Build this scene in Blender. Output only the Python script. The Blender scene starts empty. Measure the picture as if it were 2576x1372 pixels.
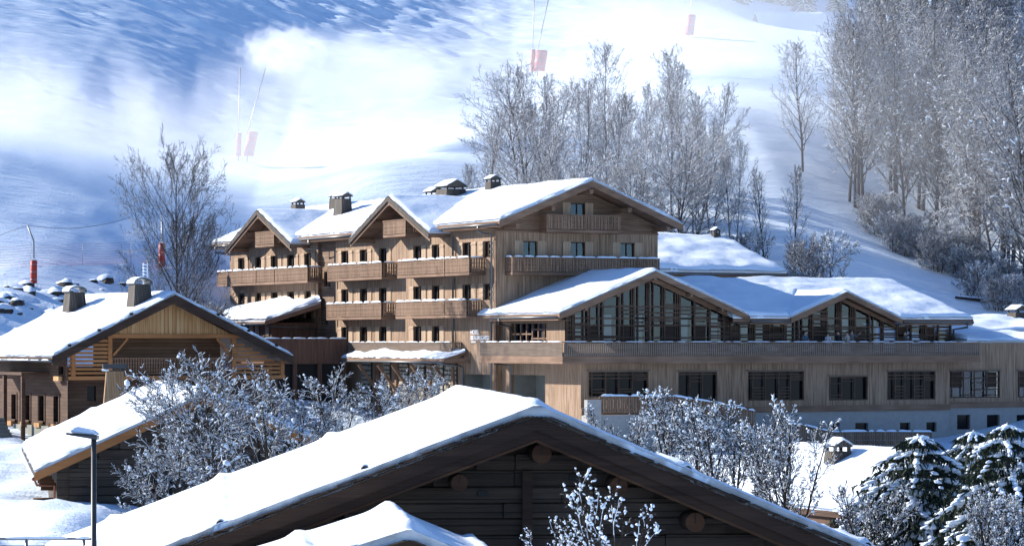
import bpy, math, random
import numpy as np
from mathutils import Vector, Matrix, noise

sc = bpy.context.scene
COL = sc.collection
R = math.radians

# ---------------------------------------------------------------- camera
F, CX, HY = 7337.0, 1288.0, 862.0          # focal length / principal column / horizon row for a 2576-wide frame
cam = bpy.data.cameras.new('camera'); camo = bpy.data.objects.new('camera', cam); COL.objects.link(camo)
camo.rotation_euler = (R(90), 0, 0)
cam.sensor_fit = 'HORIZONTAL'; cam.sensor_width = 36.0
cam.lens = 36.0 * F / 2576.0
cam.shift_y = (HY - 686.0) / 2576.0
cam.clip_start = 1.0; cam.clip_end = 6000.0
sc.camera = camo

# ---------------------------------------------------------------- world, sun, exposure
SUN = Vector((-0.85, 0.33, 0.43)).normalized()      # towards the sun: left, a little behind the hotel, low
world = bpy.data.worlds.new('World'); sc.world = world; world.use_nodes = True
wn = world.node_tree.nodes; wl = world.node_tree.links
sky = wn.new('ShaderNodeTexSky'); sky.sky_type = 'NISHITA'; sky.sun_disc = False
sky.sun_elevation = math.asin(SUN.z); sky.sun_rotation = math.atan2(SUN.x, SUN.y)
sky.altitude = 2500; sky.air_density = 1.0; sky.dust_density = 0.05; sky.ozone_density = 6.0
wn['Background'].inputs['Strength'].default_value = 0.115
wl.new(sky.outputs[0], wn['Background'].inputs['Color'])
sl = bpy.data.lights.new('sun', 'SUN'); sl.energy = 5.0; sl.angle = R(0.5); sl.color = (1.0, 0.94, 0.85)
so = bpy.data.objects.new('sun', sl); COL.objects.link(so)
so.rotation_euler = SUN.to_track_quat('Z', 'Y').to_euler(); so.location = (-60, 30, 60)
sc.view_settings.view_transform = 'Standard'; sc.view_settings.look = 'None'
sc.view_settings.exposure = 0.93; sc.view_settings.gamma = 1.0
try: sc.view_settings.use_curve_mapping = False
except Exception: pass
sc.render.engine = 'CYCLES'
cy = sc.cycles
cy.use_denoising = True
cy.max_bounces = 8; cy.diffuse_bounces = 3; cy.glossy_bounces = 2; cy.transparent_max_bounces = 12
cy.transmission_bounces = 2; cy.volume_bounces = 4; cy.volume_step_rate = 1.5; cy.volume_max_steps = 64
cy.use_adaptive_sampling = True; cy.adaptive_threshold = 0.02

# ---------------------------------------------------------------- frames and pixel helpers
def wp(x, y, Y): return Vector(((x - CX) / F * Y, Y, (HY - y) / F * Y))
class Fr:
    """A building's own axes: x along its gable front, y back along its ridge."""
    def __init__(s, ox, oy, deg):
        s.ox, s.oy, s.deg = ox, oy, deg; s.c, s.s = math.cos(R(deg)), math.sin(R(deg))
    def w(s, lx, ly): return (s.ox + s.c * lx - s.s * ly, s.oy + s.s * lx + s.c * ly)
    def fx(s, px, ly):
        k = (px - CX) / F
        return (k * (s.oy + s.c * ly) - s.ox + s.s * ly) / (s.c - k * s.s)
    def fy(s, px, lx):
        k = (px - CX) / F
        return (s.ox + s.c * lx - k * (s.oy + s.s * lx)) / (s.s + k * s.c)
    def fz(s, py, lx, ly): return (HY - py) / F * s.w(lx, ly)[1]
def Z1(x, y): return 503.1 + .32087 * x, 440.2 + .32087 * y
def Z2(x, y): return 1069.1 + .29796 * x, 440.2 + .29796 * y
def Z3(x, y): return 1194.9 + .32087 * x, 660.4 + .32087 * y
def Z4(x, y): return 1823.8 + .34376 * x, 628.9 + .34376 * y
def ZC(x, y): return 628.9 + .24414 * x, 805.0 + .24414 * y
def ZL(x, y): return .32087 * x, 660.4 + .32087 * y
def ZM(x, y): return .32087 * x, 932.0 + .32087 * y

# ---------------------------------------------------------------- materials
MATS = {}
def mat(name):
    m = bpy.data.materials.new(name); m.use_nodes = True; MATS[name] = m
    nt = m.node_tree
    return m, nt.nodes, nt.links, nt.nodes['Principled BSDF']
def nd(n, t, **kw):
    o = n.new(t)
    for k, v in kw.items(): setattr(o, k, v)
    return o
def math_n(n, l, op, a, b=None):
    o = n.new('ShaderNodeMath'); o.operation = op
    for i, v in enumerate((a, b)):
        if v is None: continue
        if isinstance(v, (int, float)): o.inputs[i].default_value = v
        else: l.new(v, o.inputs[i])
    return o.outputs[0]
def ramp(n, l, fac, stops):
    r = n.new('ShaderNodeValToRGB'); cr = r.color_ramp
    while len(cr.elements) < len(stops): cr.elements.new(0.5)
    for e, (p, c) in zip(cr.elements, stops):
        e.position = p; e.color = (c[0], c[1], c[2], 1)
    l.new(fac, r.inputs[0]); return r.outputs[0]
def noise_n(n, l, vec, scale, detail=3.0, rough=.55):
    t = n.new('ShaderNodeTexNoise'); t.inputs['Scale'].default_value = scale
    t.inputs['Detail'].default_value = detail; t.inputs['Roughness'].default_value = rough
    if vec is not None: l.new(vec, t.inputs['Vector'])
    return t.outputs['Fac']
def pos_map(n, l, scale, rotz=0.0):
    g = n.new('ShaderNodeNewGeometry'); mp = n.new('ShaderNodeVectorRotate'); mp.rotation_type = 'Z_AXIS'
    mp.inputs['Angle'].default_value = R(-rotz)
    l.new(g.outputs['Position'], mp.inputs['Vector'])
    vm = n.new('ShaderNodeVectorMath'); vm.operation = 'MULTIPLY'; vm.inputs[1].default_value = scale
    l.new(mp.outputs[0], vm.inputs[0]); return vm.outputs[0], mp.outputs[0]
def bump_n(n, l, h, bsdf, strength=.4, dist=.05):
    b = n.new('ShaderNodeBump'); b.inputs['Strength'].default_value = strength; b.inputs['Distance'].default_value = dist
    l.new(h, b.inputs['Height']); l.new(b.outputs[0], bsdf.inputs['Normal']); return b

def snow_mat(name, scale=1.0, strength=.35, col=(.80, .88, .97), streak=False, dist=.12):
    m, n, l, b = mat(name)
    b.inputs['Roughness'].default_value = .65
    b.inputs['Specular IOR Level'].default_value = .25
    v, raw = pos_map(n, l, (1, 1, 1))
    f1 = noise_n(n, l, raw, 1.3 * scale, 4)
    f2 = noise_n(n, l, raw, 9 * scale, 3)
    h = math_n(n, l, 'ADD', math_n(n, l, 'MULTIPLY', f1, 1.0), math_n(n, l, 'MULTIPLY', f2, .22))
    bump_n(n, l, h, b, strength, dist)
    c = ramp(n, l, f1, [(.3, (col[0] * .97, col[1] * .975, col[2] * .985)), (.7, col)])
    l.new(c, b.inputs['Base Color'])
    return m
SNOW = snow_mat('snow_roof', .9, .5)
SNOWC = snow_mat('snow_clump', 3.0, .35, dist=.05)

def wood_mat(name, c1, c2, c3, mode='v', board=.085, rotz=27.3, joint=.22, rough=.75, jdark=.35, bump=.5):
    """boards running vertically (v), horizontally (h) or plain grain (g); colour varies board by board."""
    c1, c2, c3 = (tuple(x * .74 for x in c) for c in (c1, c2, c3))
    m, n, l, b = mat(name)
    b.inputs['Roughness'].default_value = rough; b.inputs['Specular IOR Level'].default_value = .25
    v, raw = pos_map(n, l, (1, 1, 1), rotz)
    sep = n.new('ShaderNodeSeparateXYZ'); l.new(raw, sep.inputs[0])
    hx = math_n(n, l, 'ADD', sep.outputs[0], sep.outputs[1])
    along, across = (sep.outputs[2], hx) if mode == 'v' else (hx, sep.outputs[2])
    s = math_n(n, l, 'DIVIDE', across, board)
    cell = math_n(n, l, 'FLOOR', s); fr = math_n(n, l, 'FRACT', s)
    comb = n.new('ShaderNodeCombineXYZ')
    l.new(math_n(n, l, 'MULTIPLY', cell, 7.31), comb.inputs[0]); l.new(math_n(n, l, 'MULTIPLY', along, .35), comb.inputs[1])
    f1 = noise_n(n, l, comb.outputs[0], 1.0, 2)
    comb2 = n.new('ShaderNodeCombineXYZ')
    l.new(math_n(n, l, 'MULTIPLY', across, 14.0), comb2.inputs[0]); l.new(math_n(n, l, 'MULTIPLY', along, .8), comb2.inputs[1])
    l.new(cell, comb2.inputs[2])
    f2 = noise_n(n, l, comb2.outputs[0], 1.0, 3)
    f3 = noise_n(n, l, raw, .25, 3)
    f = math_n(n, l, 'ADD', math_n(n, l, 'MULTIPLY', f1, .55), math_n(n, l, 'ADD', math_n(n, l, 'MULTIPLY', f2, .25), math_n(n, l, 'MULTIPLY', f3, .2)))
    c = ramp(n, l, f, [(.38, c1), (.5, c2), (.62, c3)])
    if mode != 'g':
        j = math_n(n, l, 'LESS_THAN', fr, joint)
        mx = n.new('ShaderNodeMix'); mx.data_type = 'RGBA'; mx.blend_type = 'MULTIPLY'
        l.new(j, mx.inputs['Factor']); l.new(c, mx.inputs['A']); mx.inputs['B'].default_value = (jdark, jdark, jdark, 1)
        c = mx.outputs['Result']
        h = math_n(n, l, 'SUBTRACT', f2, math_n(n, l, 'MULTIPLY', j, 1.2))
    else: h = f2
    bump_n(n, l, h, b, bump, .02)
    l.new(c, b.inputs['Base Color'])
    return m
WV = wood_mat('larch_cladding_vertical', (.24, .15, .09), (.42, .275, .178), (.56, .385, .26))
WH = wood_mat('larch_cladding_horizontal', (.18, .105, .064), (.28, .175, .115), (.37, .245, .165), 'h', .12, jdark=.3)
WG = wood_mat('larch_beam', (.18, .105, .066), (.27, .163, .105), (.345, .215, .143), 'g', .3)
WS = wood_mat('larch_shutter', (.42, .29, .19), (.54, .385, .26), (.62, .45, .31), 'v', .2, joint=.06)
WGV = wood_mat('larch_balcony_board', (.20, .118, .072), (.30, .185, .118), (.39, .25, .165), 'v', .17, joint=.16, jdark=.25)
WLAT = wood_mat('dark_lattice_wood', (.085, .05, .034), (.12, .072, .048), (.16, .098, .066), 'g', .3)
WD = wood_mat('brown_door_wood', (.045, .027, .018), (.06, .036, .024), (.08, .05, .033), 'h', .35, joint=.08)
WR = wood_mat('reddish_cladding', (.15, .075, .05), (.20, .105, .07), (.25, .14, .095), 'v', .085)
RAIL = wood_mat('greyed_rail_wood', (.19, .14, .105), (.25, .185, .14), (.30, .225, .175), 'g', .1)
CHB = wood_mat('chalet_boards', (.42, .20, .075), (.60, .315, .125), (.70, .41, .19), 'v', .24, 29, .07, jdark=.3)  # gable timber colours raised to stand in for sun on the gable
CHL = wood_mat('loggia_wall', (.20, .10, .055), (.27, .14, .08), (.33, .18, .105), 'h', .2, 29, .1)
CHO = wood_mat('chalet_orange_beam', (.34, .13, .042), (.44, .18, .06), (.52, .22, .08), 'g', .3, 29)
CHD = wood_mat('chalet_brown_wall', (.07, .035, .02), (.105, .052, .03), (.14, .075, .045), 'h', .2, 29, .1)
OLD = wood_mat('old_dark_timber', (.04, .027, .018), (.075, .05, .034), (.12, .083, .058), 'h', .26, 6, .07, jdark=.25, bump=.9)
OLDG = wood_mat('old_dark_beam', (.035, .018, .011), (.055, .028, .017), (.08, .043, .026), 'h', .2, 6, .0, bump=.9)
OLDE = wood_mat('old_log_end', (.075, .03, .013), (.105, .044, .019), (.13, .058, .026), 'g', .2, 6)
LCW = wood_mat('lower_chalet_timber', (.045, .033, .025), (.07, .052, .04), (.10, .078, .06), 'h', .3, 10.5, .08, bump=.9)
SHG = wood_mat('grey_shingle', (.06, .05, .042), (.10, .084, .07), (.15, .13, .11), 'v', .16, 27.3, .12, bump=.9)
CHIM = wood_mat('orange_board_chimney', (.30, .16, .075), (.42, .25, .13), (.5, .33, .2), 'v', .13, 10.5, .1)

def plain(name, col, rough=.6, metal=0.0, nscale=6.0, var=.12, spec=.4):
    m, n, l, b = mat(name)
    b.inputs['Roughness'].default_value = rough; b.inputs['Metallic'].default_value = metal
    b.inputs['Specular IOR Level'].default_value = spec
    v, raw = pos_map(n, l, (1, 1, 1))
    f = noise_n(n, l, raw, nscale, 4)
    l.new(ramp(n, l, f, [(.3, tuple(c * (1 - var) for c in col)), (.7, tuple(min(1, c * (1 + var)) for c in col))]), b.inputs['Base Color'])
    return m
ZINC = plain('grey_zinc', (.13, .135, .14), .4, .6)
PLAS = plain('pale_render_plaster', (.30, .29, .275), .85, 0, 3, .08)
GREYW = plain('grey_concrete', (.20, .20, .175), .85, 0, 2)
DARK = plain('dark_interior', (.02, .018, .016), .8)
ROOM = plain('pale_room_wall', (.10, .10, .105), .9)
CURT = plain('white_curtain', (.75, .76, .78), .9)
RED = plain('red_padding', (.42, .035, .018), .55, 0, 2, .2)
STEEL = plain('galvanised_steel', (.22, .23, .25), .45, .7)
LAMPM = plain('lamp_grey_paint', (.045, .048, .052), .45, .3)
COPPER = plain('brown_copper_pipe', (.22, .075, .04), .5, .4)
WHITE = plain('white_letter', (.85, .85, .85), .5)
ROCK = plain('dark_rock', (.055, .045, .038), .9, 0, 1.5, .45)
STONE = plain('pale_wall_stone', (.36, .32, .25), .9, 0, 2.5, .3)
MORT = plain('dark_mortar', (.045, .04, .034), .95)
def glass_mat(name, tint=(.35, .38, .42), mixf=.55, rough=.03):
    m, n, l, b = mat(name)
    n.remove(b)
    t = n.new('ShaderNodeBsdfTransparent'); t.inputs[0].default_value = (.75, .8, .82, 1)
    g = n.new('ShaderNodeBsdfGlossy'); g.inputs['Roughness'].default_value = rough; g.inputs['Color'].default_value = (*tint, 1)
    mx = n.new('ShaderNodeMixShader'); mx.inputs[0].default_value = mixf
    l.new(t.outputs[0], mx.inputs[1]); l.new(g.outputs[0], mx.inputs[2]); l.new(mx.outputs[0], n['Material Output'].inputs[0])
    return m
GLASS = glass_mat('window_glass', (.085, .095, .11), .45)
m, n, l, b = mat('dark_pane'); b.inputs['Base Color'].default_value = (.008, .008, .009, 1); b.inputs['Roughness'].default_value = .12; b.inputs['Specular IOR Level'].default_value = .12
DPANE = m

def bark_mat(name, bark, thr=.25, soft=.35, white=(.86, .89, .93), nscale=5.0):
    """bark with snow lying on whatever faces up"""
    m, n, l, b = mat(name)
    b.inputs['Roughness'].default_value = .85; b.inputs['Specular IOR Level'].default_value = .15
    g = n.new('ShaderNodeNewGeometry'); sep = n.new('ShaderNodeSeparateXYZ'); l.new(g.outputs['Normal'], sep.inputs[0])
    f = noise_n(n, l, g.outputs['Position'], nscale, 3)
    s = math_n(n, l, 'ADD', sep.outputs[2], math_n(n, l, 'MULTIPLY', math_n(n, l, 'SUBTRACT', f, .5), 1.6))
    mr = n.new('ShaderNodeMapRange'); mr.inputs[1].default_value = thr; mr.inputs[2].default_value = thr + soft
    l.new(s, mr.inputs[0])
    mx = n.new('ShaderNodeMix'); mx.data_type = 'RGBA'; l.new(mr.outputs[0], mx.inputs['Factor'])
    mx.inputs['A'].default_value = (*bark, 1); mx.inputs['B'].default_value = (*white, 1)
    l.new(mx.outputs['Result'], b.inputs['Base Color'])
    return m
BARK = bark_mat('bark_snow_dusted', (.06, .05, .046), .5, .4)
TWIG = bark_mat('twig_frosted', (.05, .043, .04), .38, .5)
TWIGW = bark_mat('twig_heavy_frost', (.075, .066, .064), -.12, .5, (.84, .88, .94))
TWIGF = bark_mat('twig_snow_topped', (.032, .024, .019), .62, .3)

# ---------------------------------------------------------------- mesh building
class MB:
    def __init__(s): s.v = []; s.f = []; s.mi = []
    def add(s, vs, fs, mi=0):
        o = len(s.v); s.v.extend([tuple(v) for v in vs]); s.f.extend([tuple(i + o for i in f) for f in fs]); s.mi.extend([mi] * len(fs)); return s
    def hexa(s, p, mi=0):
        return s.add(p, [(0, 3, 2, 1), (4, 5, 6, 7), (0, 1, 5, 4), (1, 2, 6, 5), (2, 3, 7, 6), (3, 0, 4, 7)], mi)
    def box(s, x0, x1, y0, y1, z0, z1, mi=0):
        if x0 > x1: x0, x1 = x1, x0
        if y0 > y1: y0, y1 = y1, y0
        if z0 > z1: z0, z1 = z1, z0
        return s.hexa([(x0, y0, z0), (x1, y0, z0), (x1, y1, z0), (x0, y1, z0), (x0, y0, z1), (x1, y0, z1), (x1, y1, z1), (x0, y1, z1)], mi)
    def beam(s, p, q, w, h, up=(0, 0, 1), mi=0):
        p, q = Vector(p), Vector(q); d = (q - p).normalized(); u = Vector(up); a = d.cross(u).normalized(); u = a.cross(d).normalized()
        a *= w / 2; u *= h / 2
        return s.hexa([p - a - u, p + a - u, q + a - u, q - a - u, p - a + u, p + a + u, q + a + u, q - a + u], mi)
    def tube(s, pts, rad, n=6, mi=0, cap=True):
        pts = [Vector(p) for p in pts]; o = len(s.v); k = len(pts)
        if isinstance(rad, (int, float)): rad = [rad] * k
        for i, p in enumerate(pts):
            d = (pts[min(i + 1, k - 1)] - pts[max(i - 1, 0)]).normalized()
            a = d.cross(Vector((0.31, .9, .2)) if abs(d.z) > .8 else Vector((0, 0, 1))).normalized(); b2 = d.cross(a)
            for j in range(n):
                t = 2 * math.pi * j / n
                s.v.append(tuple(p + (a * math.cos(t) + b2 * math.sin(t)) * rad[i]))
        for i in range(k - 1):
            for j in range(n):
                j2 = (j + 1) % n
                s.f.append((o + i * n + j, o + i * n + j2, o + (i + 1) * n + j2, o + (i + 1) * n + j)); s.mi.append(mi)
        if cap:
            s.f.append(tuple(o + j for j in range(n))[::-1]); s.f.append(tuple(o + (k - 1) * n + j for j in range(n))); s.mi.extend([mi, mi])
        return s
    def prism(s, poly, fn, d0, d1, mi=0):
        """poly in 2-D, fn(a,b,depth)->xyz, extruded from d0 to d1"""
        k = len(poly); vs = [fn(a, b, d0) for a, b in poly] + [fn(a, b, d1) for a, b in poly]
        fs = [tuple(range(k))[::-1], tuple(range(k, 2 * k))] + [(i, (i + 1) % k, k + (i + 1) % k, k + i) for i in range(k)]
        return s.add(vs, fs, mi)
    def mesh(s, name, mats, smooth=False):
        me = bpy.data.meshes.new(name); me.from_pydata(s.v, [], s.f)
        for mt in (mats if isinstance(mats, (list, tuple)) else [mats]): me.materials.append(mt)
        if any(s.mi): me.polygons.foreach_set('material_index', s.mi)
        if smooth: me.polygons.foreach_set('use_smooth', [True] * len(me.polygons))
        me.update(); return me
    def build(s, name, mats, parent=None, smooth=False, kind=None):
        return link(name, s.mesh(name, mats, smooth), parent, kind)
BASEZ = {}
def link(name, me, parent=None, kind=None, loc=None, rotz=0.0, scale=None):
    """loc None: mesh vertices are in the thing's frame with camera-level heights"""
    o = bpy.data.objects.new(name, me); COL.objects.link(o)
    if parent is not None:
        o.parent = parent
    if loc is None:
        zb = BASEZ.get(parent.name, 0.0) if parent is not None and parent.type == 'EMPTY' else 0.0
        if zb: o.location = (0, 0, -zb)
    else:
        l = Vector(loc)
        if parent is not None and parent.type == 'EMPTY': l.z -= BASEZ.get(parent.name, 0.0)
        o.location = l; o.rotation_euler = (0, 0, rotz)
        if scale: o.scale = scale
    if kind: o['kind'] = kind
    return o
def tag(o, label, cat, group=None):
    o['label'] = label; o['category'] = cat
    if group: o['group'] = group
    return o
def thing(name, label, cat, x, y, z, deg=0.0, group=None):
    o = bpy.data.objects.new(name, None); COL.objects.link(o)
    o.empty_display_size = .5
    o.location = (x, y, z); o.rotation_euler = (0, 0, R(deg)); BASEZ[o.name] = z
    return tag(o, label, cat, group)
def frame_thing(name, label, cat, fr, z): return thing(name, label, cat, fr.ox, fr.oy, z, fr.deg)
UC = {}
def bx(name, mt, parent, x0, x1, y0, y1, z0, z1, kind=None):
    """one box as an object of its own, sharing a unit cube per material"""
    if mt.name not in UC: UC[mt.name] = MB().box(-.5, .5, -.5, .5, -.5, .5).mesh('box_' + mt.name, mt)
    return link(name, UC[mt.name], parent, kind, ((x0 + x1) / 2, (y0 + y1) / 2, (z0 + z1) / 2), 0, (abs(x1 - x0), abs(y1 - y0), abs(z1 - z0)))

def sub(name, mesh_or_mb, mt, parent, smooth=False, kind=None):
    """sub-part under a mesh part whose own origin is the thing's origin"""
    me = mesh_or_mb.mesh(name, mt, smooth) if isinstance(mesh_or_mb, MB) else mesh_or_mb
    o = bpy.data.objects.new(name, me); COL.objects.link(o); o.parent = parent
    if kind: o['kind'] = kind
    return o

def wall_mb(fn, a0, a1, z0, top, holes, reveal=.22, cuts=()):
    """wall face with real openings; fn(a,z,depth)->xyz; top(a) height; holes (a0,a1,z0,z1)"""
    mb = MB(); xs = sorted({a0, a1, *[c for c in cuts if a0 < c < a1], *[min(max(h[i], a0), a1) for h in holes for i in (0, 1)]})
    for i in range(len(xs) - 1):
        u, v = xs[i], xs[i + 1]
        if v - u < 1e-6: continue
        mid = (u + v) / 2
        hs = sorted([(h[2], h[3]) for h in holes if h[0] - 1e-6 <= mid <= h[1] + 1e-6])
        z = z0; segs = []
        for h0, h1 in hs:
            if h0 > z + 1e-6: segs.append((z, z, h0, h0))
            z = max(z, h1)
        tu, tv = top(u), top(v)
        if max(tu, tv) > z + 1e-6: segs.append((z, z, max(tv, z), max(tu, z)))
        for s in segs:
            mb.add([fn(u, s[0], 0), fn(v, s[1], 0), fn(v, s[2], 0), fn(u, s[3], 0)], [(0, 1, 2, 3)])
    for h0, h1, b0, b1 in holes:
        P = [(h0, b0), (h1, b0), (h1, b1), (h0, b1)]
        for k in range(4):
            p, q = P[k], P[(k + 1) % 4]
            mb.add([fn(*p, 0), fn(*q, 0), fn(*q, reveal), fn(*p, reveal)], [(0, 1, 2, 3)])
    return mb

def fbm(x, y, z, o=3):
    return noise.fractal((x, y, z), 1.0, 2.0, o)
def snow_mb(B, Lu, Lv, th, res=.3, amp=.25, rag=.10, seed=0, bumps=(), taper=(1, 1, 1, 1), edge=.45, r=1.3, maxn=150, lump=None):
    """a snow blanket lying over surface B(u,v); tapered, ragged rim; returns MB"""
    nu = int(min(maxn, max(6, Lu / res))); nv = int(min(maxn, max(6, Lv / res)))
    mb = MB(); V = mb.v
    # rows bunch up at the rims so that the rounding shows
    def par(n, L, t0, t1):
        ts = [i / n for i in range(n + 1)]
        extra = [min(.4, d / L) for d in (th * .12, th * .4, th * .8)]
        if t0: ts += extra
        if t1: ts += [1 - e for e in extra]
        return sorted(set(round(t, 5) for t in ts))
    us = par(nu, Lu, taper[0], taper[1]); vs = par(nv, Lv, taper[2], taper[3])
    nu, nv = len(us) - 1, len(vs) - 1
    for j, v in enumerate(vs):
        for i, u in enumerate(us):
            p0 = Vector(B(u, v))
            ds = []
            if taper[0]: ds.append(u * Lu)
            if taper[1]: ds.append((1 - u) * Lu)
            if taper[2]: ds.append(v * Lv)
            if taper[3]: ds.append((1 - v) * Lv)
            d = min(ds) if ds else 9
            e = 1 - (1 - min(1, d / (r * th))) ** 2
            nz = fbm(p0.x * .45 + seed, p0.y * .45, p0.z * .45 + seed * .3)
            h = th * (edge + (1 - edge) * e) * (1 + amp * nz)
            for vb, br, bh in bumps:
                h += bh * math.exp(-((v - vb) * Lv / br) ** 2) * (.8 + .4 * fbm(u * Lu * .8, vb * 31, seed)) * min(1, d / .3)
            if lump: h += lump(u, v) * e
            uu, vv = u, v
            q = fbm(p0.x * 1.7 + seed, p0.y * 1.7, p0.z * 1.7, 3) * rag + fbm(p0.x * 6 + seed, p0.y * 6, p0.z * 6, 2) * rag * .5
            if i == 0 and taper[0]: uu = u - q / Lu
            if i == nu and taper[1]: uu = u + q / Lu
            if j == 0 and taper[2]: vv = v - q / Lv
            if j == nv and taper[3]: vv = v + q / Lv
            p = Vector(B(uu, vv)) if (uu, vv) != (u, v) else p0
            V.append((p.x, p.y, p.z + h))
    w = nu + 1
    for j in range(nv):
        for i in range(nu):
            mb.f.append((j * w + i, j * w + i + 1, (j + 1) * w + i + 1, (j + 1) * w + i)); mb.mi.append(0)
    # rim down to the roof, pulled in a little so that the edge overhangs softly
    def rim(idx, uvs):
        o = len(V)
        for k, (u, v) in zip(idx, uvs):
            p = Vector(B(min(max(u, .05 / Lu), 1 - .05 / Lu), min(max(v, .05 / Lv), 1 - .05 / Lv)))
            V.append((p.x, p.y, p.z + .006))
        for k in range(len(idx) - 1):
            mb.f.append((idx[k], idx[k + 1], o + k + 1, o + k)); mb.mi.append(0)
    rim([i for i in range(w)], [(us[i], 0) for i in range(w)])
    rim([nv * w + i for i in range(w)][::-1], [(us[i], 1) for i in range(w)][::-1])
    rim([j * w for j in range(nv + 1)][::-1], [(0, vs[j]) for j in range(nv + 1)][::-1])
    rim([j * w + nu for j in range(nv + 1)], [(1, vs[j]) for j in range(nv + 1)])
    return mb
def fold(path, swap, a0, a1):
    """surface over a folded roof section: path [(s,z)...] across, a along; swap=True: along x"""
    ls = [0]
    for p, q in zip(path, path[1:]): ls.append(ls[-1] + math.hypot(q[0] - p[0], q[1] - p[1]))
    Lt = ls[-1]
    def B(u, v):
        t = v * Lt; k = 0
        while k < len(ls) - 2 and t > ls[k + 1]: k += 1
        w = (t - ls[k]) / (ls[k + 1] - ls[k])
        s_ = path[k][0] + (path[k + 1][0] - path[k][0]) * w; z = path[k][1] + (path[k + 1][1] - path[k][1]) * w
        a = a0 + (a1 - a0) * u
        return (a, s_, z) if swap else (s_, a, z)
    return B, abs(a1 - a0), Lt
def rail_snow(mb, p, q, w=.16, h=.1, seed=0, gap=.15):
    """lumps of snow lying along a rail from p to q"""
    p, q = Vector(p), Vector(q); L = (q - p).length; d = (q - p) / L; a = d.cross(Vector((0, 0, 1))).normalized()
    rng = random.Random(seed); t = rng.random() * .1
    while t < L - .15:
        ln = min(rng.uniform(.5, 2.2), L - t); n = max(4, int(ln / .18)); o = len(mb.v); prof = 6
        for i in range(n + 1):
            u = i / n; s_ = math.sin(math.pi * min(1, max(0.02, min(u, 1 - u) * ln / .3)) / 2)
            s_ = .25 + .75 * s_ if 0 < i < n else .12
            c = p + d * (t + u * ln); k = 1 + .35 * fbm(c.x * 2.2 + seed, c.y * 2.2, seed)
            for j in range(prof):
                th = math.pi * (j / (prof - 1)); 
                mb.v.append(tuple(c + a * math.cos(th) * w * .62 * s_ * k + Vector((0, 0, math.sin(th) * h * s_ * k - .01))))
        for i in range(n):
            for j in range(prof - 1):
                mb.f.append((o + i * prof + j, o + i * prof + j + 1, o + (i + 1) * prof + j + 1, o + (i + 1) * prof + j)); mb.mi.append(0)
        t += ln + (rng.uniform(.03, gap * 2) if rng.random() < .8 else 0)
    return mb
# ---------------------------------------------------------------- terrain (one sheet)
CXS = np.array([-900, -300, -160, -90, -45, -31, -24, 0, 25, 45, 80, 160, 300, 900.])
CYS = np.array([-200, 20, 60, 100, 155, 178, 196, 204, 212, 225, 240, 256, 275, 297, 340, 390, 430, 480, 560, 700, 1000, 3000.])
CZ = np.array([
 # -900 -300 -160  -90  -45  -31  -24    0   25   45   80  160  300  900
 [-12,  -9,  -8,  -8, -7.5,-7.5, -8,  -9,  -9,  -9,  -8,  -7,  -7,  -7],
 [-10,  -8,  -7,  -7,  -7,  -7,-7.5,-8.5,-8.5,-8.5, -7,  -6,  -6,  -6],
 [ -8,  -6,  -6, -5.5,-5.2,-5.5, -6,-8.5,-8.5,-8.5, -7,  -5,  -5,  -5],
 [ -5,  -4,  -4, -4.5,-5.6, -6,-6.4,-8.5,-8.5,-8.5, -7,  -4,  -3,  -2],
 [  8,   5,   2,  -2,-4.4,-5,-5.5,  -7,  -7,  -7, -4.5,   0,   5,  10],
 [ 16,  12,   7,   2,-3.2,-4.5,-6,  -7,  -7,  -7,  -1,   4,  12,  20],
 [ 22,  16,  10,   5,-0.5,-2,-6.5,  -7,  -7,  -6,   1,   7,  16,  28],
 [ 26,  19,  13,   7, 2.2, 1.6, -6,  -7,  -7,-4.5,   2,   9,  18,  32],
 [ 30,  22,  16,  10, 4.8, 4.4, -3,  -7,  -7,-2.5, 3.5,  10,  20,  36],
 [ 26,  24,  20,  14, 7.0, 5.0, -2,  -7,  -4,  -1,  5,  12,  24,  42],
 [ 32,  30,  26,  19,11.5, 7.2, 2.0,   0,   4,   2,   7,  15,  28,  48],
 [ 38,  36,  31,  24,15.5,10.6, 8.5,   8,10.0, 5.0,  10,  19,  34,  56],
 [ 46,  42,  36,  28,20.0,15.0,13.6,17.0,16.5, 8.6,  14,  24,  40,  66],
 [ 60,  54,  44,  34,25.5,20.4,18.2,22.0,21.2,14.0,  18,  30,  50,  80],
 [ 90,  78,  62,  51,39.0,34.0,31.5,27.5,30.5,29.5,  30,  42,  68, 100],
 [130, 122,  86,  71,56.0,51.4,49.0,42.5,  43,  41,  40,  52,  86, 120],
 [150, 140, 103,  87,70.0,65.0,62.0,55.0,  51,44.5,  43,  58, 100, 140],
 [175, 165, 125, 108,89.0,83.0,79.0,70.0,  60,  49,  49,  68, 115, 160],
 [215, 200, 165, 143,120.,112.,107., 95.,  80,  66,  66,  88, 140, 195],
 [290, 270, 235, 205,178.,165.,157., 138, 122, 112, 112, 130, 180, 250],
 [420, 400, 370, 330,300.,285.,272., 252, 236, 225, 225, 240, 280, 360],
 [700, 680, 650, 620,600.,590.,580., 560, 550, 540, 540, 550, 580, 640]])
rs = np.random.RandomState(5)
LAT = rs.rand(512, 512)
def vn(x, y):
    xi = np.floor(x).astype(int); yi = np.floor(y).astype(int); fx = x - xi; fy = y - yi
    fx = fx * fx * (3 - 2 * fx); fy = fy * fy * (3 - 2 * fy)
    g = lambda a, b: LAT[a % 512, b % 512]
    return (g(xi, yi) * (1 - fx) + g(xi + 1, yi) * fx) * (1 - fy) + (g(xi, yi + 1) * (1 - fx) + g(xi + 1, yi + 1) * fx) * fy
def fb(x, y, o=4):
    s = 0; a = .5
    for k in range(o):
        s = s + a * (vn(x * 2 ** k + 17 * k, y * 2 ** k + 31 * k) - .5) * 2; a *= .5
    return s
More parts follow.
